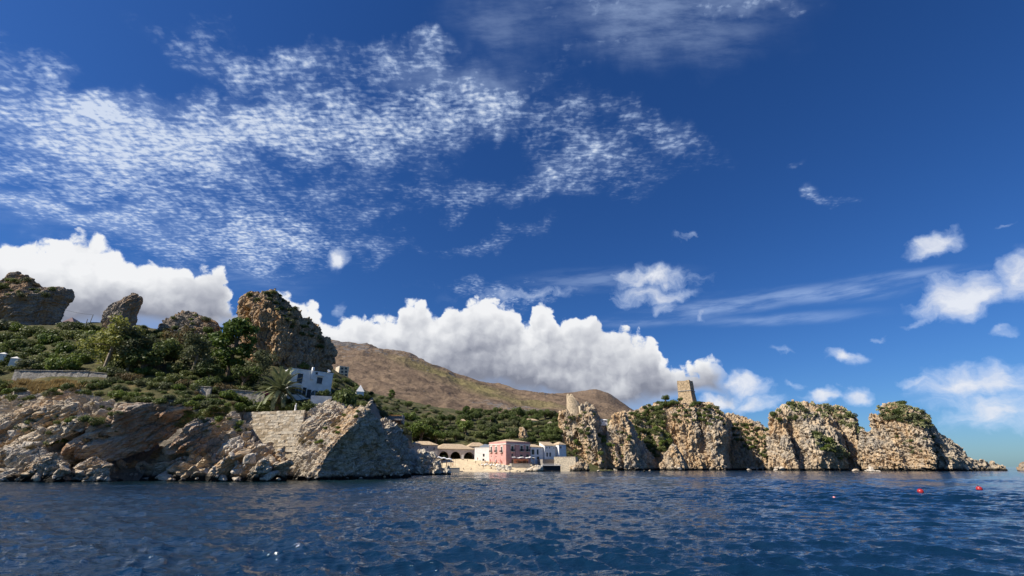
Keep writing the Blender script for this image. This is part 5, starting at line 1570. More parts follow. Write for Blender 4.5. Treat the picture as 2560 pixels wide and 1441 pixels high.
def leaves(blobs, n, size, rng, shell=0.55, asp=1.6):
    """n small leaf sprays spread through ellipsoids (cx, cy, cz, rx, ry, rz)"""
    B = np.array(blobs, dtype=float)
    wgt = (B[:, 3] * B[:, 4] + B[:, 4] * B[:, 5] + B[:, 3] * B[:, 5])
    k = rng.choice(len(B), n, p=wgt / wgt.sum())
    d = rng.normal(size=(n, 3)); d /= np.linalg.norm(d, axis=1)[:, None]
    lump = 1.0 + 0.28 * fbm(d * 2.2 + k[:, None] * 3.1, 2, 0.5, 3)
    r = (shell + (1 - shell) * rng.random(n) ** 0.6) * lump
    c = B[k, :3] + d * r[:, None] * B[k, 3:6]
    nrm = d + rng.normal(0, 0.55, (n, 3)) + np.array([0, 0, 0.25])
    nrm /= np.linalg.norm(nrm, axis=1)[:, None]
    a = np.cross(nrm, rng.normal(size=(n, 3))); a /= np.linalg.norm(a, axis=1)[:, None]
    b_ = np.cross(nrm, a)
    s = size * (0.6 + 0.8 * rng.random(n))[:, None]
    V = np.stack([c - a * s * asp * .5, c - b_ * s * .5, c + a * s * asp * .5, c + b_ * s * .5], 1).reshape(-1, 3)
    return V, np.arange(4 * n).reshape(n, 4)

def crown_blobs(rng, kind):
    bl = []
    if kind == 'shrub':
        for _ in range(7):
            a, r = rng.random() * 6.28, rng.random() ** .5 * 0.62
            s = 0.36 + 0.26 * rng.random()
            bl.append((r * math.cos(a), r * math.sin(a), 0.30 + 0.40 * rng.random() * (1 - r * .8), s, s, s * .8))
    elif kind == 'tree':                       # spreading round crown, radius 1, base of the crown at 0.55
        for _ in range(12):
            a, r = rng.random() * 6.28, rng.random() ** .5 * 0.70
            s = 0.28 + 0.22 * rng.random()
            bl.append((r * math.cos(a), r * math.sin(a), 0.75 + 0.75 * rng.random() * (1 - r * .6), s, s, s * .8))
    elif kind == 'euca':                       # tall and loose
        for _ in range(26):
            z = 0.25 + 2.0 * rng.random() ** .9
            r = rng.random() ** .5 * (0.95 - 0.25 * abs(z - 1.1))
            a = rng.random() * 6.28
            s = 0.20 + 0.20 * rng.random()
            bl.append((r * math.cos(a), r * math.sin(a), z, s, s, s * 1.15))
    elif kind == 'pine':                       # flat irregular tiers
        for z, R in ((0.6, .7), (0.9, .9), (1.25, .95), (1.6, .85), (1.95, .6), (2.2, .3)):
            for _ in range(5):
                a = rng.random() * 6.28; r = R * (0.35 + 0.6 * rng.random())
                s = 0.22 + 0.16 * rng.random()
                bl.append((r * math.cos(a), r * math.sin(a), z + rng.normal(0, .07), s * 1.25, s * 1.25, s * .6))
    return bl

def trunk(rng, hgt, r0, bl, lean=0.08):
    m = MB()
    tip = (lean * rng.normal(), lean * rng.normal(), hgt)
    m.tube([(0, 0, -0.35), (tip[0] * .3, tip[1] * .3, hgt * .4), (tip[0] * .7, tip[1] * .7, hgt * .75), tip], [r0 * 1.2, r0, r0 * .8, r0 * .6], 7)
    for q in list(bl)[::max(1, len(bl) // 9)]:
        f = 0.45 + 0.4 * rng.random()
        s = (tip[0] * f, tip[1] * f, hgt * f)
        m.tube([s, ((s[0] + q[0]) / 2, (s[1] + q[1]) / 2, (s[2] + q[2]) / 2 + .05), (q[0], q[1], q[2])], [r0 * .5, r0 * .32, r0 * .12], 5)
    return m

PLANTS = {}
def make_plants():
    rng = np.random.default_rng(11)
    def reg(key, crown, tr): PLANTS.setdefault(key, []).append((crown, tr))
    for key, mat, nv, n, sz in (('shrub', L_DARK, 5, 900, .11), ('lentisk', L_LENT, 4, 900, .11), ('olive_shrub', L_OLIVE, 3, 900, .11), ('green_shrub', L_BRIGHT, 3, 900, .12), ('dry_shrub', L_DRY, 2, 650, .10), ('flower_shrub', L_FLOWER, 1, 900, .11)):
        for _ in range(nv):
            v, f = leaves(crown_blobs(rng, 'shrub'), n, sz, rng)
            reg(key, np_mesh(key, v, f, [mat]), None)
    for key, kind, mat, nv, n, sz, th, bark in (('round_tree', 'tree', L_DARK, 5, 1700, .095, .85, M_BARK), ('olive_tree', 'tree', L_OLIVE, 3, 1500, .095, .85, M_BARK), ('green_tree', 'tree', L_BRIGHT, 2, 1700, .095, .85, M_BARK),
                                     ('eucalyptus', 'euca', L_EUCA, 2, 3200, .075, 1.9, M_BARKP), ('brown_tree', 'euca', L_DRY, 1, 2200, .075, 1.8, M_BARK), ('green_euca', 'euca', L_OLIVE, 2, 3000, .075, 1.9, M_BARKP),
                                     ('pine', 'pine', L_PINE, 3, 3600, .085, 1.9, M_BARK)):
        for _ in range(nv):
            bl = crown_blobs(rng, kind)
            v, f = leaves(bl, n, sz, rng, 0.35 if kind != 'pine' else 0.2)
            reg(key, np_mesh('crown', v, f, [mat]), trunk(rng, th, .07 if kind != 'tree' else .10, bl).mesh('trunk', bark))
    # prickly pear: flat oval pads growing from one another
    for _ in range(4):
        m = MB()
        pads = [(Vector((rng.normal(0, .05), rng.normal(0, .05), 0)), Vector((rng.normal(0, .8), rng.normal(0, .8), .6)).normalized(), .34) for _ in range(8)]
        m.lathe([(.18, -.2), (.2, 0), (.12, .12)], 8)
        tot = []
        while pads and len(tot) < 95:
            p, d, s = pads.pop(0)
            tot.append(1)
            a = d.cross(Vector(rng.normal(size=3))).normalized()
            nrm = d.cross(a)
            ring = [(0, 0), (.32, .25), (.42, .6), (.28, .92), (0, 1.02), (-.28, .92), (-.42, .6), (-.32, .25)]
            v = [p + a * (x * s) + d * (z * s) + nrm * (s * .08) for x, z in ring] + [p + a * (x * s) + d * (z * s) - nrm * (s * .08) for x, z in ring]
            m.add(v, [tuple(range(8)), tuple(range(15, 7, -1))] + [(i, i + 8, (i + 1) % 8 + 8, (i + 1) % 8) for i in range(8)])
            for _k in range(2):
                sd = rng.choice([-1, 1])
                q = p + d * (s * (.75 + .25 * rng.random())) + a * (sd * s * .3 * rng.random())
                nd = (d + a * (sd * .7 * rng.random()) + nrm * rng.normal(0, .6)).normalized()
                pads.append((q, nd, s * (.82 + .15 * rng.random())))
        reg('prickly_pear', m.mesh('prickly_pear', L_PEAR), None)
    m = MB()
    for k in range(26):
        a = k * 2.4; tl = 0.35 + 0.9 * (k / 26)
        d = Vector((math.cos(a) * math.cos(tl), math.sin(a) * math.cos(tl), math.sin(tl)))
        s = Vector((-math.sin(a), math.cos(a), 0))
        p = [s * -.07, s * .07, d * .5 + s * .08 + Vector((0, 0, .04)), d * 1.0 + Vector((0, 0, -.02)), d * .5 - s * .08 + Vector((0, 0, .04))]
        m.add(p, [(0, 1, 2, 3, 4)])
    reg('agave', m.mesh('agave', L_PEAR), None)
    rng2 = np.random.default_rng(3)
    n = 260
    base = rng2.normal(0, .42, (n, 2)); ang = rng2.random(n) * 6.28; hh = .5 + .5 * rng2.random(n)
    c = np.concatenate([base, np.zeros((n, 1))], 1)
    dr = np.stack([np.cos(ang) * .35, np.sin(ang) * .35, np.ones(n)], 1) * hh[:, None]
    sd = np.stack([-np.sin(ang), np.cos(ang), np.zeros(n)], 1) * .05
    V = np.stack([c - sd, c + sd, c + dr], 1).reshape(-1, 3)
    reg('grass_tuft', np_mesh('grass_tuft', V, np.arange(3 * n).reshape(n, 3), [leaf_mat('straw', (0.22, 0.155, 0.065), (0.40, 0.29, 0.12), .3)]), None)
make_plants()

ORD = ['first', 'second', 'third', 'fourth', 'fifth', 'sixth', 'seventh', 'eighth', 'ninth', 'tenth', 'eleventh', 'twelfth', 'thirteenth', 'fourteenth', 'fifteenth', 'sixteenth', 'seventeenth', 'eighteenth', 'nineteenth', 'twentieth']
TENS = {2: 'twenty', 3: 'thirty', 4: 'forty', 5: 'fifty'}
def ordinal(i):
    if i < 20: return ORD[i]
    t_, u = divmod(i + 1, 10)
    if u == 0: return {3: 'thirtieth', 4: 'fortieth', 5: 'fiftieth'}[t_]
    return TENS[t_] + '-' + ORD[u - 1]
LOOK = {'shrub': ('maquis_shrub', 'dark green shrub', 'shrub'), 'lentisk': ('lentisk_shrub', 'mid-green shrub', 'shrub'), 'olive_shrub': ('grey_shrub', 'grey-green shrub', 'shrub'), 'green_shrub': ('leafy_shrub', 'fresh green shrub', 'shrub'),
        'dry_shrub': ('dry_shrub', 'dry brown shrub', 'shrub'), 'flower_shrub': ('bougainvillea', 'magenta flowering bougainvillea', 'shrub'), 'round_tree': ('carob_tree', 'dark round tree', 'tree'),
        'olive_tree': ('olive_tree', 'grey-green olive tree', 'tree'), 'green_tree': ('broadleaf_tree', 'bright green tree', 'tree'), 'eucalyptus': ('eucalyptus_tree', 'pale yellow-green eucalyptus', 'tree'),
        'green_euca': ('tall_tree', 'tall loose green tree', 'tree'), 'brown_tree': ('withered_tree', 'tall brownish tree', 'tree'), 'pine': ('pine_tree', 'spreading pine', 'tree'),
        'prickly_pear': ('prickly_pear', 'prickly pear clump', 'cactus'), 'agave': ('agave', 'agave rosette', 'agave'), 'grass_tuft': ('grass_tuft', 'dry grass tuft', 'grass')}
RP = random.Random(77)
def plant(key, pos, scale, label, group=None, zs=1.0):
    crown, tr = RP.choice(PLANTS[key])
    nm, _, cat = LOOK[key]
    rz = RP.random() * 6.28
    sc = (scale, scale, scale * zs)
    if tr is None: return tag(link(nm, crown, None, pos, rz, sc), label, cat, group)
    r = thing(nm, label, cat, pos, rz, group)
    r.scale = sc
    link('trunk', tr, r)
    link('crown', crown, r)
    return r

def single(key, px, py, wpx, label, zs=1.0, sink=0.0):
    h_ = cast(px, py)
    if not h_: return
    p, dist = h_[0], h_[0].y
    plant(key, p - Vector((0, 0, sink)), wpx / 2 * dist / 1140 * 1.05, label, None, zs)

def zone(where, group, poly, n, mix, size, only=None, skip=(), minz=-1.0, gap=0.55, seed=1):
    """scatter n plants over what is seen inside a picture polygon; each stands where its pixel meets the ground"""
    rg = random.Random(seed)
    xs, ys = [q[0] for q in poly], [q[1] for q in poly]
    got = []
    for _ in range(n * 14):
        if len(got) >= n: break
        px, py = rg.uniform(min(xs), max(xs)), rg.uniform(min(ys), max(ys))
        if poly_sdf(np.array([px]), np.array([py]), poly)[0] > 0: continue
        s = rg.uniform(*size) * (0.7 + 0.6 * rg.random())
        if any((px - q[0]) ** 2 + (py - q[1]) ** 2 < (gap * (s + q[2]) / 2) ** 2 for q in got): continue
        h_ = cast(px, py)
        if not h_ or (only and h_[2] not in only) or h_[2] in skip or h_[1].z < minz or h_[0].z < 0.6: continue
        got.append((px, py, s, h_[0], h_[1], rg.choices([m[0] for m in mix], [m[1] for m in mix])[0]))
    got.sort(key=lambda q: q[0])
    cnt = {}
    tot = {}
    for g in got: tot[g[5]] = tot.get(g[5], 0) + 1
    for px, py, s, p, nr, key in got:
        i = cnt.get(key, 0); cnt[key] = i + 1
        look = LOOK[key][1]
        lab = f'{look} {where}' if tot[key] == 1 else f'{look} {where}, {ordinal(i)} from the left'
        r = s / 2 * p.y / 1140 * 1.05
        plant(key, p - Vector((0, 0, r * .12)), r, lab, group, rg.uniform(.8, 1.15))
SH = (('shrub', 4), ('lentisk', 4), ('olive_shrub', 2), ('green_shrub', 2))
# ---- left headland
single('eucalyptus', 258, 930, 128, 'tall pale yellow-green eucalyptus in front of the rock fang', .86)
single('green_euca', 318, 926, 104, 'loose grey-green tree right behind the yellow-green eucalyptus', .78)
single('brown_tree', 432, 914, 80, 'brownish withered tree between the eucalyptus and the pine')
single('green_euca', 478, 938, 78, 'slender light green tree left of the big pine')
single('pine', 566, 940, 118, 'big spreading pine in front of the great stack')
single('green_euca', 642, 968, 72, 'leafy tree just right of the big pine')
single('round_tree', 392, 930, 90, 'dark shadowy tree right of the eucalyptus', 1.2)
single('round_tree', 352, 938, 80, 'dark low tree below the grey-green tree')
single('round_tree', 606, 972, 70, 'dark round tree at the foot of the leafy tree')
single('round_tree', 520, 956, 60, 'dark little tree beneath the pine')
single('green_shrub', 128, 926, 52, 'bright rounded bush behind the rubble wall, left of the pair', 1.2)
single('green_shrub', 166, 926, 56, 'bright rounded bush behind the rubble wall, right of the pair', 1.2)
single('green_shrub', 755, 925, 30, 'yellow-green bush peeping over the white house roof', 1.2)
single('shrub', 868, 1018, 72, 'large dark bush on top of the leaning headland rock', 1.35)
single('round_tree', 806, 1006, 36, 'dark clipped tree in front of the white house arches', 1.1)
single('shrub', 775, 1024, 46, 'spreading dark juniper at the top of the retaining wall', .8)
single('flower_shrub', 663, 990, 26, 'magenta bougainvillea left of the palm')
single('flower_shrub', 622, 992, 22, 'dusky pink bougainvillea further left of the palm')
UP = [(0, 822), (130, 826), (240, 815), (262, 850), (215, 915), (60, 925), (0, 930)]
zone('on the upper slope at far left', 'shrubs on the upper left slope', UP, 80, SH, (26, 58), ('headland_ground',), seed=2, gap=.38)
def scrub_mass(name, poly, n, size, seed):
    """scrub nobody could count, as one sheet of leaves"""
    rg = random.Random(seed)
    me = PLANTS['lentisk'][0][0]
    v0 = np.zeros(len(me.vertices) * 3); me.vertices.foreach_get('co', v0); v0 = v0.reshape(-1, 3)
    VV = []
    for _ in range(n):
        h_ = cast(rg.uniform(poly[0], poly[2]), rg.uniform(poly[1], poly[3]))
        if not h_ or h_[2] != 'headland_ground': continue
        a = rg.random() * 6.28
        r = rg.uniform(*size)
        M = np.array([[math.cos(a), -math.sin(a), 0], [math.sin(a), math.cos(a), 0], [0, 0, rg.uniform(.8, 1.2)]]) * r
        VV.append(v0 @ M.T + np.array(h_[0]))
    V = np.concatenate(VV)
    tag(link(name, np_mesh(name, V, np.arange(len(V)).reshape(-1, 4), [L_LENT])), 'dense green scrub on the slope at the far left edge', 'scrub', None, 'stuff')
scrub_mass('scrub', (-420, 830, 6, 985), 60, (1.2, 2.6), 40)
zone('on the ridge between rock fang and great stack', 'shrubs on the left ridge', [(350, 815), (420, 840), (560, 845), (600, 880), (600, 930), (420, 900), (330, 880)], 60, SH, (22, 48), seed=3, gap=.38)
zone('in the dark grove behind the garden', 'shrubs of the garden grove', [(260, 915), (600, 945), (690, 975), (640, 985), (440, 975), (260, 955)], 48, SH + (('dry_shrub', 1),), (26, 48), ('headland_ground',), seed=4, gap=.38)
zone('along the cliff top below the rubble wall', 'shrubs along the left cliff top', [(0, 960), (90, 985), (250, 955), (470, 965), (480, 1005), (350, 1008), (200, 985), (0, 1010)], 50, SH + (('agave', 1.5), ('dry_shrub', 1)), (18, 40), seed=5)
zone('on the dry bank below the rubble wall', 'grass on the left bank', [(0, 955), (200, 955), (190, 985), (0, 1000)], 40, (('grass_tuft', 1),), (16, 30), ('headland_ground',), seed=6, gap=.3)
zone('on the garden bank left of the palm', 'shrubs of the garden bank', [(480, 975), (650, 985), (690, 1020), (620, 1030), (540, 1028), (480, 1030)], 44, (('green_shrub', 4), ('olive_shrub', 2), ('dry_shrub', 2), ('shrub', 2)), (16, 38), seed=7, gap=.4)
zone('in the dark hedge under the palm', 'hedge under the palm', [(640, 1008), (775, 1012), (770, 1030), (640, 1030)], 16, (('shrub', 1),), (30, 48), seed=8, gap=.4)
zone('on the slope right of the white house', 'shrubs right of the white house', [(832, 940), (880, 965), (925, 990), (945, 1012), (900, 1015), (835, 1000)], 34, (('shrub', 3), ('lentisk', 3), ('olive_shrub', 1)), (18, 34), seed=9, gap=.45)
zone('in the cracks of the bedded cliff', 'plants in the left cliff', [(0, 1010), (300, 1000), (300, 1080), (180, 1120), (0, 1130)], 30, SH + (('dry_shrub', 2),), (12, 32), seed=10)
zone('between the tilted blocks under the garden', 'shrubs between the tilted blocks', [(470, 1010), (560, 1020), (560, 1060), (520, 1046), (470, 1056), (440, 1080)], 22, SH, (18, 38), seed=17, gap=.4)
zone('on the edge of the brown slab', 'plants on the brown slab', [(340, 995), (480, 995), (485, 1020), (430, 1016), (340, 1012)], 12, SH, (18, 36), seed=11)
zone('on the overhanging crag', 'plants on the overhanging crag', [(0, 690), (50, 690), (120, 720), (170, 730), (110, 745), (0, 745)], 18, SH + (('dry_shrub', 2),), (12, 26), ('overhanging_crag',), seed=12)
zone('on the layered outcrop', 'plants on the layered outcrop', [(410, 790), (540, 790), (548, 830), (400, 840)], 10, SH, (12, 26), ('layered_outcrop',), seed=13)
zone('on the right shoulder of the great stack', 'plants on the great stack', [(612, 742), (690, 722), (760, 795), (820, 850), (800, 870), (720, 820), (680, 760), (620, 756)], 34, SH + (('prickly_pear', 2), ('dry_shrub', 2)), (12, 24), ('great_stack',), seed=14, gap=.4)
zone('on the leaning headland rock', 'tufts on the leaning rock', [(715, 1100), (770, 1035), (900, 1030), (870, 1080), (800, 1120)], 16, (('dry_shrub', 3), ('green_shrub', 2), ('shrub', 1)), (9, 20), ('leaning_headland_rock',), seed=15)
zone('on the rocks left of the retaining wall', 'plants left of the retaining wall', [(480, 1040), (620, 1035), (620, 1080), (520, 1090)], 12, SH + (('dry_shrub', 2),), (12, 24), seed=16)
# ---- right-hand cliffs
zone('around the foot of the watchtower', 'shrubs round the watchtower', [(1575, 1028), (1640, 1008), (1700, 1003), (1790, 1012), (1800, 1026), (1700, 1020), (1580, 1050)], 34, (('shrub', 4), ('round_tree', 3), ('olive_shrub', 1)), (11, 21), seed=20, gap=.4)
single('round_tree', 1723, 1003, 15, 'lone dark tree before the watchtower wall', 1.1)
zone('in the gully left of the watchtower cliff', 'shrubs of the gully', [(1510, 1075), (1570, 1035), (1660, 1030), (1660, 1070), (1680, 1110), (1640, 1150), (1600, 1110), (1570, 1060)], 80, SH, (11, 24), ('hillside', 'watchtower_cliff', 'gully_cliff'), seed=21, gap=.4)
zone('on the ruined tower spire', 'shrubs on the ruined tower spire', [(1400, 1030), (1480, 1030), (1530, 1110), (1530, 1160), (1440, 1160), (1405, 1090)], 30, SH, (8, 18), ('ruined_tower_crag',), seed=22)
zone('on the leaning pinnacle', 'shrubs on the leaning pinnacle', [(1520, 1080), (1560, 1060), (1600, 1140), (1500, 1160)], 14, SH, (8, 16), ('leaning_pinnacle',), seed=23)
zone('on the watchtower cliff face', 'shrubs on the watchtower cliff', [(1660, 1030), (1790, 1020), (1815, 1070), (1740, 1060), (1690, 1060)], 34, SH, (9, 20), ('watchtower_cliff',), seed=24)
zone('on the low saddle cliff', 'shrubs on the saddle cliff', [(1810, 1045), (1920, 1075), (1925, 1150), (1860, 1120), (1815, 1080)], 44, SH, (9, 20), ('shrub_saddle_cliff', 'hillside'), seed=25)
PP = (('prickly_pear', 5), ('olive_shrub', 2), ('shrub', 1))
zone('capping the split sea stack', 'cactus cap of the split stack', [(1926, 1035), (1985, 1003), (2060, 1015), (2092, 1010), (2135, 1050), (2150, 1090), (2110, 1060), (2060, 1045), (1990, 1050), (1940, 1060)], 46, PP, (13, 26), ('split_sea_stack',), seed=26, gap=.36)
zone('in the green patch of the split sea stack', 'cactus patch of the split stack', [(2035, 1085), (2075, 1095), (2125, 1150), (2095, 1150), (2050, 1120)], 24, (('prickly_pear', 3), ('green_shrub', 1), ('shrub', 1)), (12, 24), ('split_sea_stack',), seed=27, gap=.36)
zone('capping the notched sea stack', 'cactus cap of the notched stack', [(2172, 1036), (2205, 1020), (2245, 1002), (2305, 1025), (2345, 1085), (2310, 1070), (2260, 1060), (2200, 1055)], 46, PP, (13, 26), ('notched_sea_stack',), seed=28, gap=.36)
zone('on the seaward flank of the notched stack', 'shrubs on the notched stack flank', [(2200, 1070), (2300, 1080), (2400, 1125), (2380, 1150), (2240, 1130)], 16, PP, (7, 14), ('notched_sea_stack',), seed=29)
# ---- wooded hillside behind the village
FO = (('round_tree', 7), ('olive_tree', 2), ('green_tree', 1), ('lentisk', 3), ('olive_shrub', 1))
zone('on the wooded slope above the boathouse', 'trees above the boathouse', [(1030, 1060), (1180, 1050), (1190, 1112), (1100, 1112), (1030, 1100)], 48, FO, (18, 34), ('hillside',), seed=30, gap=.42)
zone('on the wooded slope above the pink palace', 'trees above the pink palace', [(1180, 1048), (1310, 1046), (1320, 1108), (1200, 1112)], 48, FO, (18, 34), ('hillside',), seed=31, gap=.42)
zone('on the wooded slope above the white houses', 'trees above the white houses', [(1310, 1046), (1405, 1040), (1408, 1112), (1320, 1112)], 40, FO, (16, 32), ('hillside',), seed=32, gap=.42)
zone('along the upper edge of the wood', 'trees along the wood edge', [(1120, 1034), (1200, 1030), (1400, 1030), (1400, 1048), (1180, 1052)], 40, (('round_tree', 6), ('olive_tree', 1), ('shrub', 2)), (12, 24), ('hillside',), seed=33, gap=.4)
zone('on the dry slope behind the leaning rock', 'shrubs on the dry slope', [(905, 985), (1010, 1005), (1120, 1030), (1100, 1050), (1000, 1045), (940, 1030)], 40, (('shrub', 2), ('lentisk', 2), ('olive_shrub', 3), ('green_shrub', 1), ('round_tree', 2)), (8, 20), ('hillside', 'headland_ground'), seed=34)
zone('on the green bank above the split block rock', 'shrubs above the split block rock', [(945, 1040), (1040, 1045), (1060, 1100), (1015, 1095), (960, 1060)], 36, (('olive_shrub', 4), ('green_shrub', 2), ('shrub', 2), ('olive_tree', 2)), (16, 34), ('hillside', 'headland_ground'), seed=35, gap=.42)
single('green_tree', 1050, 1112, 66, 'large bright green tree behind the long warehouse', 1.0)
single('green_tree', 1090, 1114, 44, 'smaller bright green tree left above the boathouse', 1.0)
single('pine', 1165, 1050, 26, 'dark umbrella pine on the wood edge')
single('pine', 978, 1000, 20, 'dark layered conifer on the ridge right of the shrine')
single('shrub', 1110, 1150, 20, 'green bush before the left boathouse arch')
single('shrub', 1410, 1142, 20, 'dark bush beside the last white house')
zone('on the quay terrace below the last white house', 'shrubs beside the quay', [(1395, 1130), (1440, 1130), (1440, 1150), (1400, 1145)], 6, SH, (9, 16), seed=36)

# ---- the palm
def make_palm():
    p = cast(692, 1026)[0]
    base = Vector((p.x, p.y, p.z))
    top = P(697, 980, p.y)
    hgt = top.z - base.z
    r = thing('date_palm', 'big date palm with drooping fronds in front of the white house', 'palm', base)
    k = p.y / 1140
    pr = [(0.55, -1.0), (0.5, 0.2)]
    for i in range(1, 14):
        z = hgt * i / 14
        pr += [(0.42, z), (0.47, z + hgt * .03)]
    pr += [(0.6, hgt * .97), (0.75, hgt * 1.04), (0.3, hgt * 1.12)]
    MB().lathe(pr, 12).obj('trunk', M_BARK, r)
    rg = random.Random(9)
    var = []
    for q in range(6):
        L = 68 * k * (.92 + .16 * rg.random())
        droop = .40 + .3 * q / 5
        m = MB()
        n = 26
        pts = []
        for i in range(n + 1):
            s = i / n
            pts.append(Vector((L * (s - .12 * s * s), 0, L * (.30 * s - droop * .75 * s * s))))
        m.tube(pts[::2], [.07 * (1 - .8 * i / 13) for i in range(len(pts[::2]))], 4)
        for i in range(2, n + 1):
            s = i / n
            for sd in (-1, 1):
                ln = L * .15 * (1.1 - abs(s - .45)) + .1
                a = pts[i]
                tdir = (pts[i] - pts[i - 1]).normalized()
                e = a + Vector((0, sd, 0)) * (ln * .72) + tdir * (ln * .6) + Vector((0, 0, -.16 * ln + .10 * ln))
                wd = tdir * .085
                m.add([a - wd, a + wd, (a + e) / 2 + wd * 1.1, e, (a + e) / 2 - wd * 1.1], [(0, 1, 2, 3, 4)])
        var.append(m.mesh('frond', L_PALM))
    N = 58
    for i in range(N):
        f = i / N
        az_ = i * 2.39996
        tilt = math.radians(74 - 112 * f)
        o = link('frond', var[min(5, int(f * 6))], r, (0, 0, hgt * 1.04))
        o.rotation_euler = (rg.uniform(-.25, .25), -tilt, az_)
    m = MB()
    for i in range(16):
        a = i * .39
        m.tube([(0.3 * math.cos(a), .3 * math.sin(a), hgt * 1.0), (0.9 * math.cos(a), .9 * math.sin(a), hgt * 1.02), (1.2 * math.cos(a), 1.2 * math.sin(a), hgt * .9)], [.05, .05, .1], 5)
    m.obj('date_clusters', L_DRY, r)
make_palm()

# ------------------------------------------------------------------ loose boulders along the shore
def boulder_meshes():
    res = []
    ph = (1 + 5 ** .5) / 2
    import bmesh
    for k in range(10):
        bm = bmesh.new()
        bmesh.ops.create_icosphere(bm, subdivisions=3, radius=1.0)
        V = np.array([v.co[:] for v in bm.verts])
        rng = np.random.default_rng(200 + k)
        # cut flat facets into the ball, then roughen
        for _ in range(16):
            n = rng.normal(size=3); n /= np.linalg.norm(n)
            c = 0.50 + 0.32 * rng.random()
            d = V @ n
            V -= np.maximum(d - c, 0)[:, None] * n * 0.96
        V *= (1 + 0.10 * fbm(V * 1.7 + k * 5, 3, .55, k))[:, None]
        V *= np.array([1.25, .95, .8])
        for v, q in zip(bm.verts, V): v.co = q
        me = bpy.data.meshes.new('boulder')
        bm.to_mesh(me); bm.free()
        me.materials.append(M_BOULD if k % 3 else M_SLAB)
        res.append(me)
    return res
BOUL = boulder_meshes()
def boulders(where, group, poly, n, size, seed, water=False, gap=.5):
    rg = random.Random(seed)
    xs, ys = [q[0] for q in poly], [q[1] for q in poly]
    got = []
    for _ in range(n * 14):
        if len(got) >= n: break
        px, py = rg.uniform(min(xs), max(xs)), rg.uniform(min(ys), max(ys))
        if poly_sdf(np.array([px]), np.array([py]), poly)[0] > 0: continue
        s = size[0] * (size[1] / size[0]) ** (rg.random() ** 1.6)
        if any((px - q[0]) ** 2 + (py - q[1]) ** 2 < (gap * (s + q[2]) / 2) ** 2 for q in got): continue
        if water or py > HOR:
            d = ray(px, max(py, HOR + 8)); p = Vector((d[0], d[1], d[2])) * (CAM_H / -d[2]) + Vector((0, 0, CAM_H))
            h_ = cast(px, py)
            if h_ and h_[0].y < p.y: p = h_[0]
        else:
            h_ = cast(px, py)
            if not h_: continue
            p = h_[0]
        got.append((px, py, s, p))
    got.sort(key=lambda q: q[0])
    for i, (px, py, s, p) in enumerate(got):
        r = s / 2 * p.y / 1140
        o = link('boulder', rg.choice(BOUL), None, p + Vector((0, r * .2, r * .12)), (rg.uniform(-.5, .5), rg.uniform(-.9, -.1), rg.uniform(0, 6.28)), (r * rg.uniform(.8, 1.3), r, r * rg.uniform(.7, 1.1)))
        tag(o, f'{"large" if s > 26 else "small"} pale boulder {where}, {ordinal(i)} from the left', 'boulder', group)
boulders('at the waterline below the bedded cliff', 'boulders of the left shore', [(0, 1165), (200, 1165), (220, 1206), (0, 1208)], 34, (10, 34), 1)
boulders('on the cobble shore under the brown slab', 'boulders of the cobble shore', [(170, 1160), (420, 1160), (430, 1204), (170, 1206)], 46, (9, 34), 2)
boulders('in the rock pile under the ochre block', 'boulders of the rock pile', [(400, 1130), (530, 1120), (620, 1115), (625, 1204), (400, 1204)], 48, (11, 44), 3)
boulders('at the foot of the retaining wall', 'boulders under the retaining wall', [(605, 1110), (700, 1112), (700, 1202), (610, 1202)], 28, (10, 32), 4)
boulders('at the foot of the leaning headland rock', 'boulders under the leaning rock', [(690, 1186), (1010, 1182), (1020, 1194), (870, 1202), (690, 1204)], 18, (8, 26), 5)
boulders('on the bedded cliff', 'blocks on the bedded cliff', [(0, 1020), (250, 1010), (230, 1090), (0, 1140)], 26, (14, 46), 6)
boulders('on the grey rock point', 'blocks on the grey point', [(1020, 1140), (1120, 1160), (1126, 1188), (1030, 1190)], 14, (8, 18), 7)
boulders('at the foot of the right-hand cliffs', 'boulders under the right cliffs', [(1430, 1170), (2440, 1168), (2440, 1180), (1430, 1180)], 46, (6, 17), 8, gap=.4)
boulders('along the quay rocks', 'boulders along the quay', [(1225, 1172), (1360, 1172), (1400, 1181), (1225, 1181)], 18, (5, 12), 9)

# ------------------------------------------------------------------ buoys
def water_at(px, py):
    d = Vector(ray(px, py))
    return Vector((0, 0, CAM_H)) + d * (CAM_H / -d.z)
M_BUOY = simple('red_buoy', (0.36, 0.022, 0.022), .35, .2, 4, spec=.5)
M_FADE = simple('faded_pink_float', (0.62, 0.24, 0.24), .5, .2, 4)
for nm, lab, px, py, w_, mt in (('mooring_buoy', 'round red mooring buoy, left one of the pair', 2301, 1232, 16, M_BUOY), ('mooring_buoy', 'round red mooring buoy nearest the right edge', 2448, 1225, 15, M_BUOY), ('float', 'tiny faded pink float far left of the red buoys', 2085, 1246, 8, M_FADE)):
    p = water_at(px, py)
    rad = w_ / 2 * p.y / 1140 * .80
    r = thing(nm, lab, 'buoy', p, 0.3)
    pr = [(rad * math.sin(math.pi * i / 12) + .001, -rad * math.cos(math.pi * i / 12) * .95 + rad * .35) for i in range(13)]
    o = MB().lathe(pr, 18).obj('ball', mt, r, True); o.rotation_euler = (.25, .3, 0)
    if nm == 'mooring_buoy':
        tr = MB()
        for i in range(10):
            a0, a1 = i * .628, (i + 1) * .628
            tr.tube([(rad * .2 * math.cos(a0), 0, rad * 1.36 + rad * .2 * math.sin(a0)), (rad * .2 * math.cos(a1), 0, rad * 1.36 + rad * .2 * math.sin(a1))], rad * .05, 5)
        tr.obj('ring', M_IRON, r)

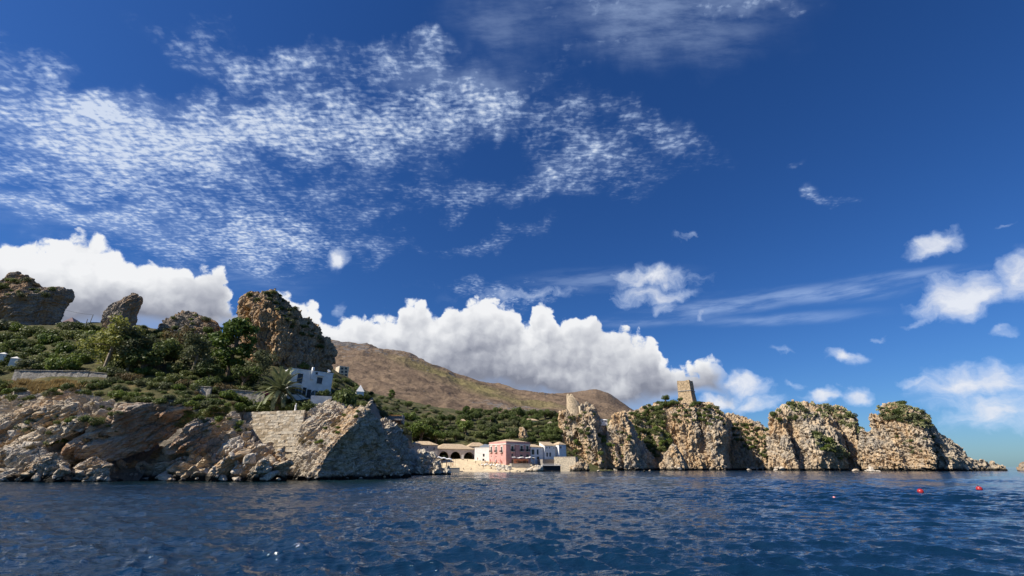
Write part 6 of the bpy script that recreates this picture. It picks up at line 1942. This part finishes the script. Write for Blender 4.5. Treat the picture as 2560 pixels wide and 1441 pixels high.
# ------------------------------------------------------------------ people on the beach
M_SKIN = simple('skin', (0.42, 0.25, 0.16), .6, .08, 3)
M_HAIR = simple('hair', (0.03, 0.02, 0.015), .6, .1, 3)
CLOTH = [simple('cloth_' + n, c_, .85, .08, 3) for n, c_ in (('white', (.7, .7, .68)), ('navy', (.03, .04, .09)), ('red', (.40, .05, .04)), ('teal', (.05, .22, .25)), ('black', (.02, .02, .022)), ('sand', (.5, .4, .27)))]
def person_mesh(pose):
    """one continuous body grown over a jointed skeleton"""
    if pose == 'stand':
        J = [(0,0,.95),(0,0,1.12),(0,.01,1.36),(0,.0,1.50),(0,-.02,1.66),(.19,0,1.40),(.25,.02,1.12),(.24,-.08,.88),(-.19,0,1.40),(-.26,.03,1.13),(-.22,-.06,.90),(.10,0,.90),(.12,-.02,.50),(.12,.03,.08),(.13,-.12,.04),(-.10,0,.90),(-.13,.03,.50),(-.14,.08,.08),(-.15,-.06,.04)]
    elif pose == 'walk':
        J = [(0,0,.95),(0,0,1.12),(0,-.02,1.36),(0,-.03,1.50),(0,-.06,1.66),(.19,0,1.40),(.24,.14,1.14),(.22,.18,.90),(-.19,0,1.40),(-.24,-.12,1.15),(-.20,-.26,.97),(.10,0,.90),(.11,-.20,.52),(.11,-.26,.08),(.11,-.42,.06),(-.10,0,.90),(-.11,.12,.50),(-.12,.36,.14),(-.12,.26,.04)]
    else:
        J = [(0,0,.42),(0,.06,.60),(0,.12,.84),(0,.10,.98),(0,.07,1.14),(.19,.11,.88),(.25,.0,.64),(.18,-.20,.56),(-.19,.11,.88),(-.26,.02,.64),(-.18,-.20,.57),(.10,-.04,.40),(.12,-.42,.50),(.12,-.50,.10),(.13,-.64,.06),(-.10,-.04,.40),(-.12,-.43,.48),(-.12,-.55,.10),(-.13,-.70,.06)]
    R = [.125,.12,.14,.055,.105,.065,.045,.035,.065,.045,.035,.09,.062,.042,.038,.09,.062,.042,.038]
    E = [(0,1),(1,2),(2,3),(3,4),(2,5),(5,6),(6,7),(2,8),(8,9),(9,10),(0,11),(11,12),(12,13),(13,14),(0,15),(15,16),(16,17),(17,18)]
    me = bpy.data.meshes.new('person')
    me.from_pydata(J, E, [])
    o = bpy.data.objects.new('tmp_body', me)
    COL.objects.link(o)
    md = o.modifiers.new('skin', 'SKIN')
    for i, v in enumerate(me.skin_vertices[0].data):
        v.radius = (R[i], R[i] * (.8 if i in (1, 2) else 1.0))
        v.use_root = i == 0
    o.modifiers.new('sub', 'SUBSURF').levels = 1
    dg = bpy.context.evaluated_depsgraph_get()
    ev = o.evaluated_get(dg)
    out = bpy.data.meshes.new_from_object(ev)
    bpy.data.objects.remove(o)
    bpy.data.meshes.remove(me)
    out.name = 'person'
    out.materials.clear()
    for m_ in (M_SKIN, CLOTH[0], CLOTH[1], M_HAIR): out.materials.append(m_)
    off = 0 if pose != 'sit' else -.52
    for p_ in out.polygons:
        c_ = p_.center
        z = c_.z - off
        arm = abs(c_.x) > .215
        if z > 1.60 and (c_.y > J[4][1] - .03 or z > 1.70): p_.material_index = 3
        elif 1.0 < z < 1.46 and not arm: p_.material_index = 1
        elif .55 < z <= 1.0 and not (arm and z > .8) or (pose == 'sit' and .3 < c_.z < .56 and c_.y > -.4): p_.material_index = 2
        else: p_.material_index = 0
        p_.use_smooth = True
    return out
PM = {k: person_mesh(k) for k in ('stand', 'walk', 'sit')}
def person(label, px, py, pose, top, bot, rz=0.0, group=None):
    p = at_hit(px, py)
    o = link('person', PM[pose], None, p, rz, 1.0)
    for i, m_ in ((1, top), (2, bot)):
        o.material_slots[i].link = 'OBJECT'
        o.material_slots[i].material = m_
    return tag(o, label, 'person', group)
W, NV, RD, TE, BK, SA = CLOTH
person('person in dark swimwear sitting at the waterline, left one', 1158.5, 1175.5, 'sit', M_SKIN, BK, .3)
person('person sitting at the waterline right of the first sitter', 1178, 1176, 'sit', M_SKIN, NV, -.4)
person('person standing in swim shorts near the beach parapet', 1208, 1172, 'stand', M_SKIN, NV, .5)
person('person walking up the sand in the middle of the beach', 1168.5, 1155.5, 'walk', SA, BK, 2.6)
person('person standing at the beach path below the chapel', 1189, 1160, 'stand', SA, BK, .2)
person('person sitting on the beach path step', 1197, 1166, 'sit', BK, NV, 1.0)
person('person standing on the left rocks among wooden poles', 1131.5, 1166, 'stand', M_SKIN, RD, .0)
person('person in a white shirt standing on the left rocks', 1117, 1164, 'stand', W, NV, .6)
person('person in dark clothes on the left rocks beside the jetty', 1122, 1166, 'walk', BK, BK, -.8)
person('person in white at the boathouse corner', 1190, 1151.5, 'stand', W, BK, .4)
person('person in dark shorts at the boathouse corner', 1194, 1152, 'stand', RD, BK, -.3)
person('person swimming ashore by the quay rocks', 1369, 1178, 'stand', M_SKIN, RD, .0)
rg = random.Random(8)
tops = [W, W, RD, BK, NV, W, RD, BK, SA, TE, W, RD]
for i in range(16):
    px = 1205 + i * 3.4 + rg.uniform(-.8, .8)
    py = 1160.5 + rg.uniform(-3.5, 2.2) + i * .18
    person(f'{"seated" if i % 2 else "standing"} person in the crowd before the pink palace, {ordinal(i)} from the left', px, py, 'sit' if i % 2 else 'stand', tops[i % 12], (BK, NV, RD)[i % 3], rg.uniform(-1, 1), 'crowd before the pink palace')
# white beach loungers and folded parasols in the crowd
def lounger():
    m = MB().box(-.3, .3, -.9, .45, .28, .33)
    m.add([(-.3, .45, .30), (.3, .45, .30), (.3, 1.0, .85), (-.3, 1.0, .85), (-.3, .49, .26), (.3, .49, .26), (.3, 1.04, .81), (-.3, 1.04, .81)], [(0,1,2,3),(7,6,5,4),(0,4,5,1),(1,5,6,2),(2,6,7,3),(3,7,4,0)])
    lg = MB()
    for x in (-.27, .27):
        for y in (-.8, .4): lg.box(x - .025, x + .025, y - .025, y + .025, -.15, .279)
    return m.mesh('bed', M_CLOTH), lg.mesh('legs', M_IRON)
LB, LL = lounger()
for i in range(10):
    px, py = 1206 + i * 4.6 + rg.uniform(-1, 1), 1164 + rg.uniform(-1.5, 1.5) + i * .25
    r = thing('sun_lounger', f'white sun lounger before the pink palace, {ordinal(i)} from the left', 'lounger', at_hit(px, py), rg.uniform(-.6, .6), 'loungers before the pink palace')
    link('bed', LB, r); link('legs', LL, r)
for i, px in enumerate((1214, 1226, 1239, 1251)):
    r = thing('folded_parasol', f'folded white parasol in the crowd, {ordinal(i)} from the left', 'parasol', at_hit(px, 1161), 0, 'folded parasols before the pink palace')
    MB().tube([(0, 0, -.3), (0, 0, 2.5)], .035, 6).obj('pole', M_IRON, r)
    MB().lathe([(.05, 1.2), (.17, 1.35), (.13, 2.2), (.03, 2.55)], 9).obj('canvas', (M_CLOTH, CLOTH[2])[i % 2], r)
# wooden poles and awning on the left rocks
for i, (px, py, tp) in enumerate(((1128, 1168, 1153), (1132.5, 1168, 1149), (1138, 1167, 1151))):
    p = at_hit(px, py)
    tag(link('wooden_pole', MB().tube([(0, 0, -.6), (0.05 * (i - 1), 0, (py - tp) * p.y / 1140 * 1.05)], [.07, .05], 6).mesh('wooden_pole', M_WOOD), None, p), f'thin wooden pole on the left end of the beach, {ordinal(i)} from the left', 'pole', 'poles at the beach end')
p = at_hit(1092, 1160)
r = thing('beach_awning', 'white canvas awning stretched before the boathouse arches', 'awning', p, .08)
k = p.y / 1140
m = MB()
n = 10
v = [(34 * k * i / n, y, 1.7 - .06 * i + .12 * math.sin(i * 1.7) + y * .10) for i in range(n + 1) for y in (0, 1.6, 3.2)]
f = [(i * 3 + j, i * 3 + 3 + j, i * 3 + 4 + j, i * 3 + 1 + j) for i in range(n) for j in range(2)]
m.add(v, f); m.add([(x, y, z - .04) for x, y, z in v], [q[::-1] for q in f])
m.obj('canvas', M_CLOTH, r)
for i in range(4):
    for y in (0.1, 3.1): MB().tube([(34 * k * (i + .1) / 3.3, y, -.8), (34 * k * (i + .1) / 3.3, y, 1.6 - .06 * 3 * i)], .05, 6).obj('post', M_WOOD, r)
p = at_hit(1156.5, 1150)
r = thing('anchor_memorial', 'small white block memorial between two boathouse arches', 'memorial', p, .2)
MB().box(-.7, .7, -.5, .5, -.5, .5).obj('plinth', M_STONE, r)
MB().prism([(-.55, .504), (.55, .504), (.5, 2.3), (.2, 2.6), (-.3, 2.5), (-.5, 2.2)], -.3, .3).obj('slab', M_TRIM, r)
# white dome on the split stack
h_ = cast(1976, 1016)
if h_:
    r = thing('white_dome', 'small white dome on the rim of the split sea stack', 'dome', h_[0] - Vector((0, 0, .3)))
    MB().lathe([(1.3, -.4), (1.35, .3), (1.2, .9), (.8, 1.4), (.3, 1.65), (.02, 1.7)], 14).obj('shell', M_WHITE, r, True)
    MB().lathe([(1.5, -.8), (1.5, -.404)], 14).obj('ring', M_TRIM, r)
